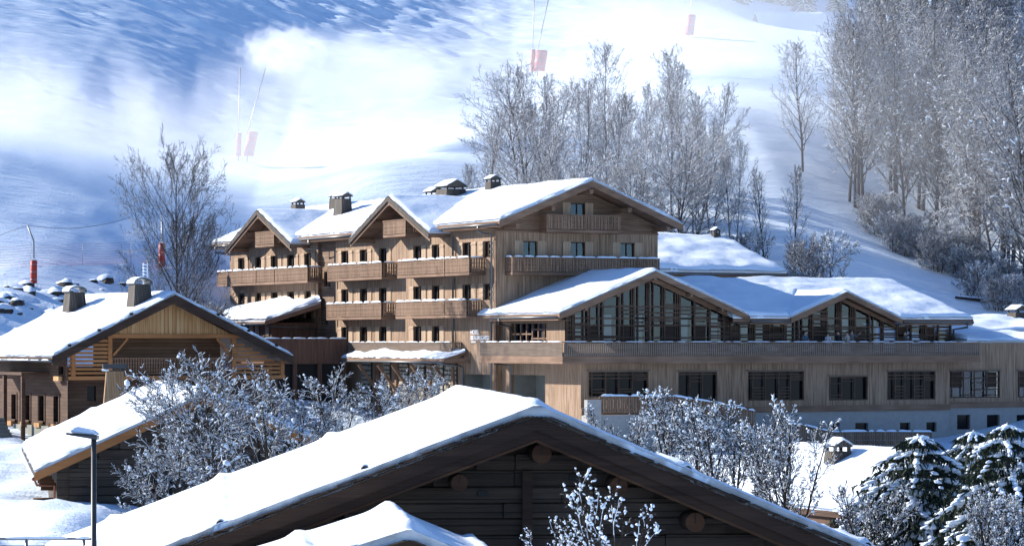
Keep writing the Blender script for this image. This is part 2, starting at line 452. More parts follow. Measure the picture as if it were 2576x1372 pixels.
def smooth_base(X, Y):
    """control heights, smoothed by averaging over a small disc"""
    out = 0; tot = 0
    for dx, dy, w in ((0, 0, 4), (5, 0, 2), (-5, 0, 2), (0, 4, 2), (0, -4, 2), (7, 6, 1), (-7, 6, 1), (7, -6, 1), (-7, -6, 1)):
        x = X + dx; y = Y + dy
        ix = np.clip(np.searchsorted(CXS, x) - 1, 0, len(CXS) - 2); iy = np.clip(np.searchsorted(CYS, y) - 1, 0, len(CYS) - 2)
        tx = np.clip((x - CXS[ix]) / (CXS[ix + 1] - CXS[ix]), 0, 1); ty = np.clip((y - CYS[iy]) / (CYS[iy + 1] - CYS[iy]), 0, 1)
        z = (CZ[iy, ix] * (1 - tx) + CZ[iy, ix + 1] * tx) * (1 - ty) + (CZ[iy + 1, ix] * (1 - tx) + CZ[iy + 1, ix + 1] * tx) * ty
        out = out + w * z; tot += w
    return out / tot
def ground(X, Y, detail=True):
    X = np.asarray(X, float); Y = np.asarray(Y, float)
    z = smooth_base(X, Y)
    z = z + 2.4 * np.exp(-((X + 12.0) / 9.0) ** 2 - ((Y - 268) / 12.0) ** 2)                   # drift behind the hotel
    far = np.clip((Y - 215) / 60, 0, 1)
    z = z + far * 1.3 * fb(X / 42, Y / 42, 3) * np.clip((400 - Y) / 100, 0.3, 1)
    if detail:
        # wind-packed ridges running down the slope to the right
        u = X * .94 - Y * .34; v = X * .34 + Y * .94
        hill = np.clip((Y - 268) / 40, 0, 1) * np.clip((25 - X) / 30, 0, 1)
        hill = hill * np.clip(.55 + 1.6 * fb(X / 50 + 9, Y / 35 + 3, 2), .06, 1)
        z = z + hill * (1.15 * np.abs(fb(u / 9.0, v / 2.1, 3)) + .6 * np.maximum(0, fb(u / 3.2 + 40, v / 1.1, 2)) + .42 * np.maximum(0, fb(u / 5.0 + 71, v / .95 + 11, 2) - .05))
        # piste cat-tracks across the hill
        for k, (c0, sl_) in enumerate(((352, -.30), (372, -.22), (330, -.36))):
            d_ = (Y - (c0 + sl_ * X)) / 1.0
            z = z + .8 * np.exp(-d_ ** 2) * np.clip((30 - X) / 20, 0, 1)
        z = z + .10 * fb(X / 3.0 + 5, Y / 3.0, 3)
        near = np.clip((190 - Y) / 20, 0, 1) * np.clip((-6 - X) / 6, 0, 1)
        z = z + near * 1.1 * fb(X / 4.0, Y / 7, 4)
        bank = np.exp(-((Y - 206) / 7) ** 2) * np.clip((-24 - X) / 4, 0, 1)
        z = z + bank * .9 * np.abs(fb(X / 2.6 + 3, Y / 2.6, 3))
    return z
def gz(x, y): return float(ground(np.array([x]), np.array([y]))[0])
def hit(px, py, y0=190, y1=420):
    """where the sight line through a frame point meets the terrain"""
    Y = np.linspace(y0, y1, 600); X = (px - CX) / F * Y; Z = (HY - py) / F * Y
    d = ground(X, Y, False) - Z; k = np.argmax(d > 0)
    if d[k] <= 0: k = len(Y) - 1
    return float(X[k]), float(Y[k]), gz(X[k], Y[k])
def make_terrain():
    xs = np.concatenate([np.linspace(-900, -200, 12)[:-1], np.linspace(-200, -78, 40)[:-1], np.arange(-78, 24, .5), np.arange(24, 70, .7), np.linspace(70, 160, 36), np.linspace(180, 900, 12)])
    ys = np.concatenate([np.linspace(-200, 20, 6)[:-1], np.linspace(20, 190, 110)[:-1], np.arange(190, 295, .8), np.arange(295, 412, .38), np.arange(412, 420, .8), np.linspace(420, 620, 60), np.linspace(650, 1000, 20), np.linspace(1100, 3000, 8)])
    X, Y = np.meshgrid(xs, ys); Z = ground(X, Y)
    nx, ny = len(xs), len(ys)
    co = np.stack([X, Y, Z], -1).reshape(-1, 3)
    i = np.arange((nx) * (ny)).reshape(ny, nx)
    q = np.stack([i[:-1, :-1], i[:-1, 1:], i[1:, 1:], i[1:, :-1]], -1).reshape(-1, 4)
    me = bpy.data.meshes.new('snow_ground'); me.from_pydata(co.tolist(), [], q.tolist())
    me.polygons.foreach_set('use_smooth', [True] * len(me.polygons)); me.update()
    m, n, l, b = mat('snow_ground')
    b.inputs['Roughness'].default_value = .7; b.inputs['Specular IOR Level'].default_value = .2
    v, raw = pos_map(n, l, (.35, 1.2, 1.0), 20)
    f1 = noise_n(n, l, v, .9, 5); f2 = noise_n(n, l, raw, 6, 3)
    h = math_n(n, l, 'ADD', math_n(n, l, 'MULTIPLY', f1, .35), math_n(n, l, 'MULTIPLY', f2, .12))
    # wind crust on the open hill: short steps lying across the fall line
    v2, _ = pos_map(n, l, (.16, .75, .75), 20)
    w1 = noise_n(n, l, v2, 1.0, 5, .62)
    cr = n.new('ShaderNodeMapRange'); cr.interpolation_type = 'SMOOTHSTEP'; cr.inputs[1].default_value = .42; cr.inputs[2].default_value = .62; l.new(w1, cr.inputs[0])
    sp = n.new('ShaderNodeSeparateXYZ'); l.new(raw, sp.inputs[0])
    mk = n.new('ShaderNodeMapRange'); mk.inputs[1].default_value = 272; mk.inputs[2].default_value = 300; l.new(sp.outputs[1], mk.inputs[0])
    mx_ = n.new('ShaderNodeMapRange'); mx_.inputs[1].default_value = 30; mx_.inputs[2].default_value = 5; l.new(sp.outputs[0], mx_.inputs[0])
    pat = noise_n(n, l, raw, .035, 3)
    pm = n.new('ShaderNodeMapRange'); pm.inputs[1].default_value = .40; pm.inputs[2].default_value = .56; l.new(pat, pm.inputs[0])
    msk = math_n(n, l, 'MULTIPLY', math_n(n, l, 'MULTIPLY', mk.outputs[0], mx_.outputs[0]), pm.outputs[0])
    h = math_n(n, l, 'ADD', h, math_n(n, l, 'MULTIPLY', math_n(n, l, 'MULTIPLY', math_n(n, l, 'ADD', w1, math_n(n, l, 'MULTIPLY', cr.outputs[0], .12)), msk), 7.5))
    bump_n(n, l, h, b, 1.0, .35)
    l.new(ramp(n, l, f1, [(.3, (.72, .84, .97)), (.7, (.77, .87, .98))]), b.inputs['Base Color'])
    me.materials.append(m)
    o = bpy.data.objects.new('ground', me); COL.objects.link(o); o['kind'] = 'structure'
make_terrain()

# ---------------------------------------------------------------- drifting snow from the snow guns: real clouds in the air
def cloud_mat(name, dens, nscale, thr, soft, seed, power=1.0, aniso=.35, stretch=(1, 1, 1)):
    m = bpy.data.materials.new(name); m.use_nodes = True; n, l = m.node_tree.nodes, m.node_tree.links
    n.remove(n['Principled BSDF'])
    pv = n.new('ShaderNodeVolumePrincipled'); pv.inputs['Color'].default_value = (.955, .97, .99, 1); pv.inputs['Anisotropy'].default_value = aniso
    tc = n.new('ShaderNodeTexCoord')
    ln = n.new('ShaderNodeVectorMath'); ln.operation = 'LENGTH'; l.new(tc.outputs['Object'], ln.inputs[0])
    fall = n.new('ShaderNodeMapRange'); fall.interpolation_type = 'SMOOTHSTEP'
    fall.inputs[1].default_value = 1.0; fall.inputs[2].default_value = 0.15; l.new(ln.outputs['Value'], fall.inputs[0])
    mp = n.new('ShaderNodeMapping'); mp.inputs['Location'].default_value = (seed * 3.1, seed * 1.7, seed); mp.inputs['Scale'].default_value = stretch
    l.new(tc.outputs['Object'], mp.inputs[0])
    f = noise_n(n, l, mp.outputs[0], nscale, 3, .55)
    s = math_n(n, l, 'ADD', fall.outputs[0], math_n(n, l, 'MULTIPLY', math_n(n, l, 'SUBTRACT', f, .5), 2.0))
    mr = n.new('ShaderNodeMapRange'); mr.interpolation_type = 'SMOOTHSTEP'; mr.inputs[1].default_value = (thr - .35) / .75; mr.inputs[2].default_value = (thr + soft - .35) / .75
    mr.inputs[4].default_value = dens; l.new(s, mr.inputs[0])
    l.new(math_n(n, l, 'MULTIPLY', mr.outputs[0], math_n(n, l, 'MINIMUM', math_n(n, l, 'MULTIPLY', fall.outputs[0], 4.0), 1.0)), pv.inputs['Density'])
    l.new(pv.outputs[0], n['Material Output'].inputs['Volume'])
    m.cycles.volume_step_rate = 1.0
    return m
ICO = None
def unit_ico():
    import bmesh
    bm = bmesh.new(); bmesh.ops.create_icosphere(bm, subdivisions=3, radius=1.0)
    me = bpy.data.meshes.new('cloud_hull'); bm.to_mesh(me); bm.free(); return me
def cloud(label, px, py, Y, rx, ry, rz, tilt, **kw):
    me = unit_ico(); me.materials.append(cloud_mat('drifting_snow', **kw))
    o = bpy.data.objects.new('snow_cloud', me); COL.objects.link(o)
    o.location = wp(px, py, Y); o.scale = (rx, ry, rz); o.rotation_euler = (0, R(tilt), 0)
    o['kind'] = 'stuff'; o['label'] = label; o['category'] = 'snow cloud'
    return o
cloud('dense white plume of machine snow blowing right from the lance top', 900, 175, 292, 17, 7, 5.2, 4, dens=.085, nscale=2.6, thr=.36, soft=.6, seed=1, stretch=(1.8, 1, 1))
cloud('bright knot of machine snow bursting from the lance nozzle', 715, 128, 291, 6.6, 4.2, 3.6, 0, dens=.22, nscale=3.0, thr=.52, soft=.35, seed=2, stretch=(1.6, 1, 1))
cloud('thick veil of falling machine snow behind the hotel roofs', 1000, 370, 284, 27, 13, 15, 4, dens=.026, nscale=1.5, thr=.26, soft=.75, seed=3, stretch=(3.4, 1.4, .4))
cloud('broad bank of drifting machine snow at the left edge', 20, 400, 268, 22, 13, 14.5, -6, dens=.085, nscale=1.5, thr=.28, soft=.75, seed=4, stretch=(3.2, 1.4, .5))
cloud('pale curtain of snow mist around the tall bare tree', 520, 380, 278, 17, 10, 11, 0, dens=.042, nscale=1.6, thr=.28, soft=.75, seed=5, stretch=(3.6, 1.4, .4))
cloud('soft snow mist drifting above the hotel trees', 1420, 140, 318, 20, 12, 9, 8, dens=.026, nscale=1.6, thr=.28, soft=.7, seed=8, stretch=(3, 1.4, .5))
cloud('bright sunlit snow mist over the upper piste', 1800, 40, 350, 28, 14, 13, 8, dens=.036, nscale=1.5, thr=.34, soft=.6, seed=6, stretch=(2, 1, .6))
cloud('thin snow mist hanging in the right-hand wood', 2220, 330, 252, 26, 14, 15, 12, dens=.009, nscale=1.4, thr=.22, soft=.8, seed=7, stretch=(1.4, 1, .6))
cloud('faint snow mist among the frosted trees behind the hotel', 1560, 330, 246, 18, 9, 10, 0, dens=.006, nscale=1.4, thr=.22, soft=.8, seed=9, stretch=(1.4, 1, .6))
# ---------------------------------------------------------------- the hotel
HB = -9.0
H = Fr(-1.1, 198.0, 27.3)
hotel = frame_thing('hotel_building', 'large larch-clad mountain hotel with snowy gabled roofs, balconies and long terrace', 'hotel', H, HB)
LX = lambda a, z, d: (d, a, z)                 # left facade, depth into the building
FY = lambda y0: (lambda a, z, d: (a, y0 + d, z))
XW = lambda x0: (lambda a, z, d: (x0 + d, a, z))
YL = 48.4
ROWZ = (6.95, 4.05, 1.2)
win_left = []   # (y0,y1,z0,z1, full)
def lw(x0, x1, row, full=False):
    ya = H.fy(Z1(x1, 0)[0], 0); yb = H.fy(Z1(x0, 0)[0], 0); zt = ROWZ[row]
    win_left.append((ya, yb, zt - (1.12 if full else 2.1), zt, full))
for row in (0, 1):
    for x0, x1 in ((303, 352), (435, 484), (560, 612), (688, 742), (822, 874), (1113, 1170), (1258, 1314), (1408, 1464), (1678, 1737), (1823, 1882), (2063, 2127)): lw(x0, x1, row)
    lw(2223, 2282, row, True)
for x0, x1 in ((1113, 1170), (1258, 1314), (1408, 1464), (1678, 1737), (1823, 1882)): lw(x0, x1, 2)
holesL = [(w[0], w[1], w[2], w[3]) for w in win_left]
yB0, yB1 = H.fy(Z1(1066, 0)[0], 0), H.fy(Z1(926, 0)[0], 0)           # recessed horizontal strip
stair = []
for x0, x1, t, b in ((972, 1000, 755, 870), (1004, 1022, 838, 872), (972, 1000, 1050, 1166)):
    ya, yb = H.fy(Z1(x1, 0)[0], .25), H.fy(Z1(x0, 0)[0], .25)
    stair.append((ya, yb, H.fz(Z1(0, b)[1], .25, ya), H.fz(Z1(0, t)[1], .25, ya)))
gar1 = (H.fy(1235.6, 0), H.fy(1162, 0), -5.4, -2.15)
topL = lambda a: 7.75
wa = wall_mb(LX, 0, yB0, HB, topL, [h for h in holesL if h[1] < yB0] + [gar1])
wa.build('wall', WV, hotel)
wall_mb(LX, yB1, YL, HB, topL, [h for h in holesL if h[0] > yB1]).build('wall', WV, hotel)
wb = wall_mb(lambda a, z, d: (d + .25, a, z), yB0, yB1, HB, topL, stair)
wb.add([(0, yB0, HB), (.25, yB0, HB), (.25, yB0, 7.75), (0, yB0, 7.75)], [(0, 1, 2, 3)]).add([(0, yB1, HB), (.25, yB1, HB), (.25, yB1, 7.75), (0, yB1, 7.75)], [(0, 1, 2, 3)])
wb.build('wall', WH, hotel)
for s in stair:
    bx('window', DPANE, hotel, .42, .5, s[0], s[1], s[2], s[3])
bx('garage_back', GREYW, hotel, 1.6, 1.7, gar1[0] - .1, gar1[1] + .1, gar1[2], gar1[3] + .1)
bx('garage_side', GREYW, hotel, .23, 1.6, gar1[1] + .005, gar1[1] + .1, gar1[2], gar1[3])
# front gable walls
WF = 12.7; RX = 6.35
gtop = lambda x: min(7.84 + (x + .8) * .404, 7.84 + (13.5 - x) * .404)
def fw(x0, x1, zt, zb, f=Z2, y0=0.0):
    a, b = H.fx(f(x0, 0)[0], y0), H.fx(f(x1, 0)[0], y0); return (a, b, zb, zt)
FW1 = [fw(827, 947, 5.0 + 1.95, 4.9), fw(1231, 1352, 6.95, 4.9), fw(1649, 1766, 6.95, 4.9)]
FW2 = [fw(1231, 1352, 9.62, 7.75)]
wall_mb(FY(0), 0, WF, HB, lambda a: 7.6, FW1).build('wall', WV, hotel)
wall_mb(FY(.03), 0.02, WF, 7.6, gtop, FW2, cuts=(RX,)).build('gable_wall', WH, hotel)
bx('sill_board', WG, hotel, -.04, WF + .04, -.05, .02, 7.53, 7.66)
MB().add([(WF, 0, HB), (WF, YL, HB), (WF, YL, 7.9), (WF, 0, 7.9)], [(0, 1, 2, 3)]).add([(0, YL, HB), (WF, YL, HB), (WF, YL, 7.8), (RX, YL, 10.6), (0, YL, 7.8)], [(0, 1, 2, 3, 4)]).build('rear_wall', WV, hotel)
bx('corner_board', WG, hotel, -.05, .09, -.05, .09, HB, 7.52)

# windows: a frame part with pane and shutters as sub-parts; alike ones share meshes
WMESH = {}
def window_part(kind, w, h, along, loc, shut=True, sw=None, panes=2):
    """along 'y': set in the left facade; 'x': in a front facade. loc = bottom left corner seen from outside"""
    key = (kind, round(w, 2), round(h, 2), shut)
    if key not in WMESH:
        f = MB(); t = .07
        f.box(0, t, .12, .2, 0, h).box(w - t, w, .12, .2, 0, h).box(t, w - t, .12, .2, h - t, h).box(t, w - t, .12, .2, 0, t)
        for k in range(1, panes): f.box(w * k / panes - .035, w * k / panes + .035, .11, .2, t, h - t)
        p = MB().box(t, w - t, .16, .175, t, h - t)
        s = MB(); s_w = sw or w * .62
        s.box(0, s_w, -.05, -.008, -.02, h + .02)
        for zz in (.16, .5, .86) if h < 1.4 else (.12, .93):
            s.box(-.012, s_w + .012, -.085, -.05, h * zz - .05, h * zz + .05)
        b = MB().box(t, w - t, .45, .5, -.02, h + .02)
        WMESH[key] = (f.mesh('window_frame', WD), p.mesh('pane', GLASS if kind == 'f' else DPANE), s.mesh('shutter', WS if kind != 'g' else WH), s_w, b.mesh('room', ROOM))
    fm, pm, sm, s_w, bm_ = WMESH[key]
    o = link('window', fm, hotel, None, loc, R(-90) if along == 'y' else 0)
    def kid(name, me, lx, ly=0.0):
        c = bpy.data.objects.new(name, me); COL.objects.link(c); c.parent = o; c.location = (lx, ly, 0)
    kid('pane', pm, 0)
    if kind == 'f': kid('curtain', bm_, 0, -.1)
    if shut: kid('shutter', sm, -s_w - .02); kid('shutter', sm, w + .02)
    return o
for (ya, yb, z0, z1, full) in win_left:
    window_part('l', 1.62 if False else round((yb - ya), 1), z1 - z0, 'y', (0, yb, z0), True, .55 * (yb - ya), 2)
for (a, b, z0, z1) in FW1: window_part('f', round(b - a, 1), z1 - z0, 'x', (a, 0, z0), True, .62)
for (a, b, z0, z1) in FW2: window_part('f', round(b - a, 1), z1 - z0, 'x', (a, .03, z0), True, .62)

# ---- roofs
def slab(mb, B, th):
    c = [Vector(B(u, v)) for u, v in ((0, 0), (1, 0), (1, 1), (0, 1))]
    mb.hexa([(p.x, p.y, p.z - th) for p in c] + [tuple(p) for p in c])
def gable_roof(parent, path, swap, a0, a1, th=.2, sn=.3, board=WG, deck=WG, snow=True, bargeh=.36, near=True, far=False, seed=1, bumps=(), amp=.22, snow_a=None, res=.3, lump=None, edge=.45, taper=(1, 1, 1, 1)):
    """path: across the roof [(s,z) tip, ridge, tip]; a0 is the near gable end"""
    mb = MB()
    for p, q in zip(path, path[1:]):
        B, _, _ = fold([p, q], swap, a0, a1); slab(mb, B, th)
    roof = mb.build('roof', deck, parent)
    for on, a, sgn in ((near, a0, -1 if a1 > a0 else 1), (far, a1, 1 if a1 > a0 else -1)):
        if not on: continue
        for p, q in zip(path, path[1:]):
            b = MB(); t0, t1 = sorted((a + sgn * .003, a + sgn * .07))
            f = (lambda s_, z, d: (d, s_, z)) if swap else (lambda s_, z, d: (s_, d, z))
            b.prism([(p[0], p[1] + .03), (q[0], q[1] + .03), (q[0], q[1] - bargeh), (p[0], p[1] - bargeh)], f, t0, t1)
            sub('barge_board', b, board, roof)
    if snow:
        B, Lu, Lv = fold([(p[0], p[1] + .01) for p in path], swap, a0, a1)
        o = snow_mb(B, Lu, Lv, sn, res=res, seed=seed, bumps=bumps, amp=amp, lump=lump, edge=edge, taper=taper)
        sub('roof_snow', o, SNOW, roof, True)
    return roof
def bumps_for(): return ()
SLM = (11.04 - 8.17) / (RX + .82)
def fold_var(path, swap, a0, a1, start):
    """folded roof surface whose lower edge follows start(a) (a valley line) instead of a straight eave"""
    (s0, z0), (s1, z1), (s2, z2) = path
    L2 = math.hypot(s2 - s1, z2 - z1); L1 = math.hypot(s1 - s0, z1 - z0)
    def B(u, v):
        a = a0 + (a1 - a0) * u; ss = max(s0, min(start(a), s1 - .3)); w0 = L1 / (L1 + L2)
        if v < w0:
            t = v / w0; s_ = ss + (s1 - ss) * t; z = z0 + (z1 - z0) * (s_ - s0) / (s1 - s0)
        else:
            t = (v - w0) / (1 - w0); s_ = s1 + (s2 - s1) * t; z = z1 + (z2 - z1) * t
        return (a, s_, z) if swap else (s_, a, z)
    return B, a1 - a0, L1 + L2, L1 / (L1 + L2)
def var_roof(parent, path, swap, a0, a1, start, th, sn, seed, amp, taper, res=.3):
    B, Lu, Lv, w0 = fold_var(path, swap, a0, a1, start)
    mb = MB(); us = [i / 60 for i in range(61)]; vs = [0, w0 * .999, w0 * 1.001, 1]
    for dz in (0, -th):
        o = len(mb.v)
        for v in vs:
            for u in us:
                p = B(u, v); mb.v.append((p[0], p[1], p[2] + dz))
        for jj in range(3):
            for ii in range(60):
                q = (o + jj * 61 + ii, o + jj * 61 + ii + 1, o + (jj + 1) * 61 + ii + 1, o + (jj + 1) * 61 + ii); mb.f.append(q); mb.mi.append(0)
    n0 = 61 * 4
    for ii in range(60): mb.f.append((ii, ii + 1, n0 + ii + 1, n0 + ii)); mb.mi.append(0)
    r_ = mb.build('roof', WG, parent)
    Bs = lambda u, v: (lambda p: (p[0], p[1], p[2] + .01))(B(u, v))
    sub('roof_snow', snow_mb(Bs, Lu, Lv, sn, seed=seed, amp=amp, res=res, taper=taper), SNOW, r_, True)
    return r_
brk = [-2.08, 7.2, 20.4, 31.9, 45.1, 50.6]
MP = [(-.82, 8.17), (RX, 11.04), (13.5, 8.17)]
for k, (a_, b_) in enumerate(zip(brk, brk[1:])):
    if k % 2 == 0: gable_roof(hotel, MP, False, a_, b_, .22, .34, seed=3, bargeh=.42, near=(k == 0), taper=(k == 0, k == 4, 1, 1))
    else:
        yc_m = (13.8, 38.5)[k // 2]
        var_roof(hotel, MP, False, a_, b_, lambda a, yc_m=yc_m: -.82 + (7.62 + .4235 * max(0, 6.8 - abs(a - yc_m)) - 8.17) / SLM - .12 if abs(a - yc_m) < 5.3 else -.82, .22, .34, 3, .22, (0, 0, 1, 1))
for yc in (38.5, 13.8):
    r = gable_roof(hotel, [(yc - 6.8, 7.62), (yc, 10.5), (yc + 6.8, 7.62)], True, -1.65, 6.0, .2, .26, seed=int(yc), bargeh=.34, amp=.35, board=SHG)
    for (ya_, yb_) in ((yc - 6.8, yc), (yc, yc + 6.8)):
        za_, zb2_ = (7.62, 10.5) if ya_ < yc - 1 else (10.5, 7.62)
        MB().prism([(ya_, za_ - .3), (yb_, zb2_ - .3), (yb_, zb2_ - .55), (ya_, za_ - .55)], lambda s_, z, d: (d, s_, z), -1.6, -1.54).build('rake_board', WG, hotel)
    # gable wall under the cross roof, flush boards and a small balcony
    wtop = lambda a, yc=yc: 10.22 - abs(a - yc) * .4235
    wall_mb(XW(-.02), yc - 6.2, yc + 6.2, 7.76, wtop, [(yc - .55, yc + .55, 7.9, 9.6)], cuts=(yc,)).build('gable_wall', WH, hotel)
    window_part('d', 1.1, 1.7, 'y', (-.02, yc + .55, 7.9), False)
    MB().box(-1.62, 0, yc - .1, yc + .1, 9.85, 10.12).build('ridge_beam', WG, hotel)
    for s_ in (-1, 1):
        MB().box(-1.3, 0, yc + s_ * 3.1 - .12, yc + s_ * 3.1 + .12, 8.6, 8.88).build('purlin', WG, hotel)
        MB().box(-1.3, 0, yc + s_ * 6.0 - .12, yc + s_ * 6.0 + .12, 7.4, 7.66).build('purlin', WG, hotel)
    bx('trim_board', WG, hotel, -.08, .02, yc - 6.1, yc + 6.1, 7.6, 7.745)
# soffits, gutters and pipes along the left eave
for y0, y1 in ((-2.0, 6.4), (20.7, 31.6), (45.4, 50.5)):
    MB().tube([(-.93, y0, 7.98), (-.93, y1, 7.98)], .075, 8).build('gutter', ZINC, hotel, True)
    bx('eave_board', WG, hotel, -.84, -.79, y0, y1, 7.8, 7.97)
    bx('soffit', WG, hotel, -.78, .0, max(y0, 0), y1, 7.74, 7.78)
def pipe(pts, r=.065, m=ZINC): return MB().tube(pts, r, 8).build('downpipe', m, hotel, True)
pipe([(-.93, .9, 7.95), (-.93, .9, 7.6), (-.55, .7, 7.45), (-.16, .35, 7.4), (-.16, .35, -8)])
y = H.fy(Z1(1985, 0)[0], -.12); pipe([(-.9, y + 1.6, 7.9), (-.9, y + 1.6, 7.55), (-.14, y, 7.4), (-.14, y, -1.2)])
y = H.fy(Z1(1060, 0)[0], -.12); pipe([(-.93, y + 3.3, 7.9), (-.93, y + 3.3, 7.3), (-.14, y, 7.05), (-.14, y, -2)])
pipe([(-.93, 49.4, 7.9), (-.93, 49.4, 7.5), (-.3, 48.7, 7.35), (.1, 48.6, 7.3)])
# purlin ends of the main gable
for px, zz in ((1407, 10.55), (1085, 9.35), (785, 8.1), (1731, 9.35), (2056, 8.1)):
    xx = H.fx(Z2(px, 0)[0], -1.95)
    bx('purlin', WG, hotel, xx - .14, xx + .14, -1.95, .0, zz - .27 - .1, zz + .03 - .1)
# chimneys
def chimney(parent, x, y, zb, w, d, h, cap='gable', mt=SHG, taper=.8):
    c = MB(); a, b = w / 2, d / 2; t = taper
    c.hexa([(x - a, y - b, zb), (x + a, y - b, zb), (x + a, y + b, zb), (x - a, y + b, zb), (x - a * t, y - b * t, zb + h), (x + a * t, y - b * t, zb + h), (x + a * t, y + b * t, zb + h), (x - a * t, y + b * t, zb + h)])
    o = c.build('chimney', mt, parent)
    k = MB(); z = zb + h
    if cap == 'gable':
        for s_ in (-1, 1):
            for q_ in (-1, 1): k.box(x + s_ * a * .7 - .05, x + s_ * a * .7 + .05, y + q_ * b * .7 - .05, y + q_ * b * .7 + .05, z, z + .16)
        k.hexa([(x - a, y - b * 1.1, z + .16), (x + a, y - b * 1.1, z + .16), (x + a, y + b * 1.1, z + .16), (x - a, y + b * 1.1, z + .16),
                (x - .03, y - b * 1.1, z + .16 + w * .26), (x + .03, y - b * 1.1, z + .16 + w * .26), (x + .03, y + b * 1.1, z + .16 + w * .26), (x - .03, y + b * 1.1, z + .16 + w * .26)])
        sub('chimney_cap', k, mt, o)
        B, Lu, Lv = fold([(x - a, z + .18), (x, z + .2 + w * .26), (x + a, z + .18)], False, y - b * 1.1, y + b * 1.1)
        sub('chimney_snow', snow_mb(B, Lu, Lv, .12, res=.15, seed=int(x * 7), rag=.03), SNOWC, o, True)
    else:
        n = 9; pts = [(x + a * .98 * math.cos(math.pi * i / n), z + .05 + a * .5 * math.sin(math.pi * i / n)) for i in range(n + 1)]
        f = lambda p, q_, dd: (p, dd, q_)
        for (p, q) in zip(pts, pts[1:]):
            k.prism([p, q, (q[0] * .96 + x * .04, q[1] - .05), (p[0] * .96 + x * .04, p[1] - .05)], f, y - b, y + b)
        for s_ in (-1, 1): k.box(x + s_ * a * .8 - .04, x + s_ * a * .8 + .04, y - b * .8, y + b * .8, z - .02, z + a * .5)
        sub('chimney_cap', k, ZINC, o)
        B, Lu, Lv = fold([(p[0], p[1] + .005) for p in pts[::-1]], False, y - b, y + b)
        sub('chimney_snow', snow_mb(B, Lu, Lv, .07, res=.15, seed=int(x * 7), rag=.03), SNOWC, o, True)
    return o
chimney(hotel, 6.2, 12.6, 10.75, 1.0, 1.0, .95)
chimney(hotel, 4.7, H.fy(Z1(1968, 0)[0], 4.7), 10.3, 1.8, 2.0, 1.0, taper=.86)
chimney(hotel, 5.6, H.fy(Z1(1838, 0)[0], 5.6), 10.3, 1.3, 1.3, .85)
chimney(hotel, 3.4, H.fy(Z1(1120, 0)[0], 3.4), 9.7, 1.0, 1.7, 1.6, taper=.8)
chimney(hotel, 5.2, H.fy(Z1(1075, 0)[0], 5.2), 10.3, 1.0, 1.3, 1.3, taper=.85)
chimney(hotel, 3.2, H.fy(Z1(768, 0)[0], 3.2), 10.3, .9, 1.1, .9, taper=.9)

# ---- balconies
def carved(w, h, t=.028):
    """one carved balcony board: notched edges, as an outline extruded"""
    n = w * .28
    L_ = [(0, 0), (0, h * .14), (n * .6, h * .19), (0, h * .24), (0, h * .46), (n, h * .5), (0, h * .54), (0, h * .78), (n * .6, h * .83), (0, h * .88), (0, h)]
    poly = [(-w / 2 + a, z) for a, z in L_] + [(w / 2 - a, z) for a, z in L_[::-1]]
    return poly
def balcony_left(px0, px1, zf, p=1.25, split=(), seed=1, snow=True, h=1.0, far_end=True):
    y1 = H.fy(Z1(px0, 0)[0], -p); y0 = H.fy(Z1(px1, 0)[0], -p)
    slab_ = MB().box(-p - .03, -.004, y0 - .03, y1 + .03, zf - .22, zf - .04)
    o = slab_.build('balcony', WG, hotel)
    r = MB().box(-p - .06, -p + .06, y0 - .06, y1 + .06, zf + h - .07, zf + h).box(-p + .06, -.006, y0 - .06, y0 + .05, zf + h - .07, zf + h)
    r.box(-p + .06, -.006, y1 - .05, y1 + .06, zf + h - .07, zf + h)
    for yy in (y0, y1): r.box(-p - .035, -p + .035, yy - .04, yy + .04, zf - .04, zf + h - .07)
    for s_ in split:
        yy = H.fy(Z1(s_, 0)[0], -p); r.box(-p - .06, -p + .05, yy - .05, yy + .05, zf - .24, zf + h + .003)
    sub('handrail', r, WG, o)
    b = MB(); pol = carved(.15, h - .09)
    n = int((y1 - y0) / .17)
    for k in range(n):
        yc = y0 + (k + .5) * (y1 - y0) / n
        b.prism([(yc + a, zf - .0 + z) for a, z in pol], lambda a, z, d: (d, a, z), -p - .015, -p + .015)
    for e in (y0, y1):
        m_ = int((p - .1) / .17)
        for k in range(m_):
            xc = -p + .1 + (k + .5) * (p - .1) / m_
            b.prism([(xc + a, zf + z) for a, z in pol], lambda a, z, d: (a, d, z), e - .015, e + .015)
    sub('carved_boards', b, WGV, o, kind='stuff')
    if snow:
        sm = rail_snow(MB(), (-p, y0, zf + h), (-p, y1, zf + h), .2, .13, seed)
        rail_snow(sm, (-p + .1, y0, zf + h), (-.1, y0, zf + h), .2, .1, seed + 5)
        sub('rail_snow', sm, SNOWC, o, True)
    return o
balcony_left(137, 843, 4.85, split=(440, 583), seed=11)
balcony_left(1003, 1425, 4.85, seed=12)
balcony_left(1550, 2110, 4.85, split=(1918,), seed=13)
balcony_left(995, 1420, 1.95, seed=14)
balcony_left(1538, 2088, 1.95, split=(1915,), seed=15)
for yc, px0, px1 in ((38.5, 437, 580), (13.8, 1440, 1612)):      # little gable balconies
    balcony_left(px0, px1, 7.82, p=1.3, seed=int(yc) + 30, snow=False)
CARV = None
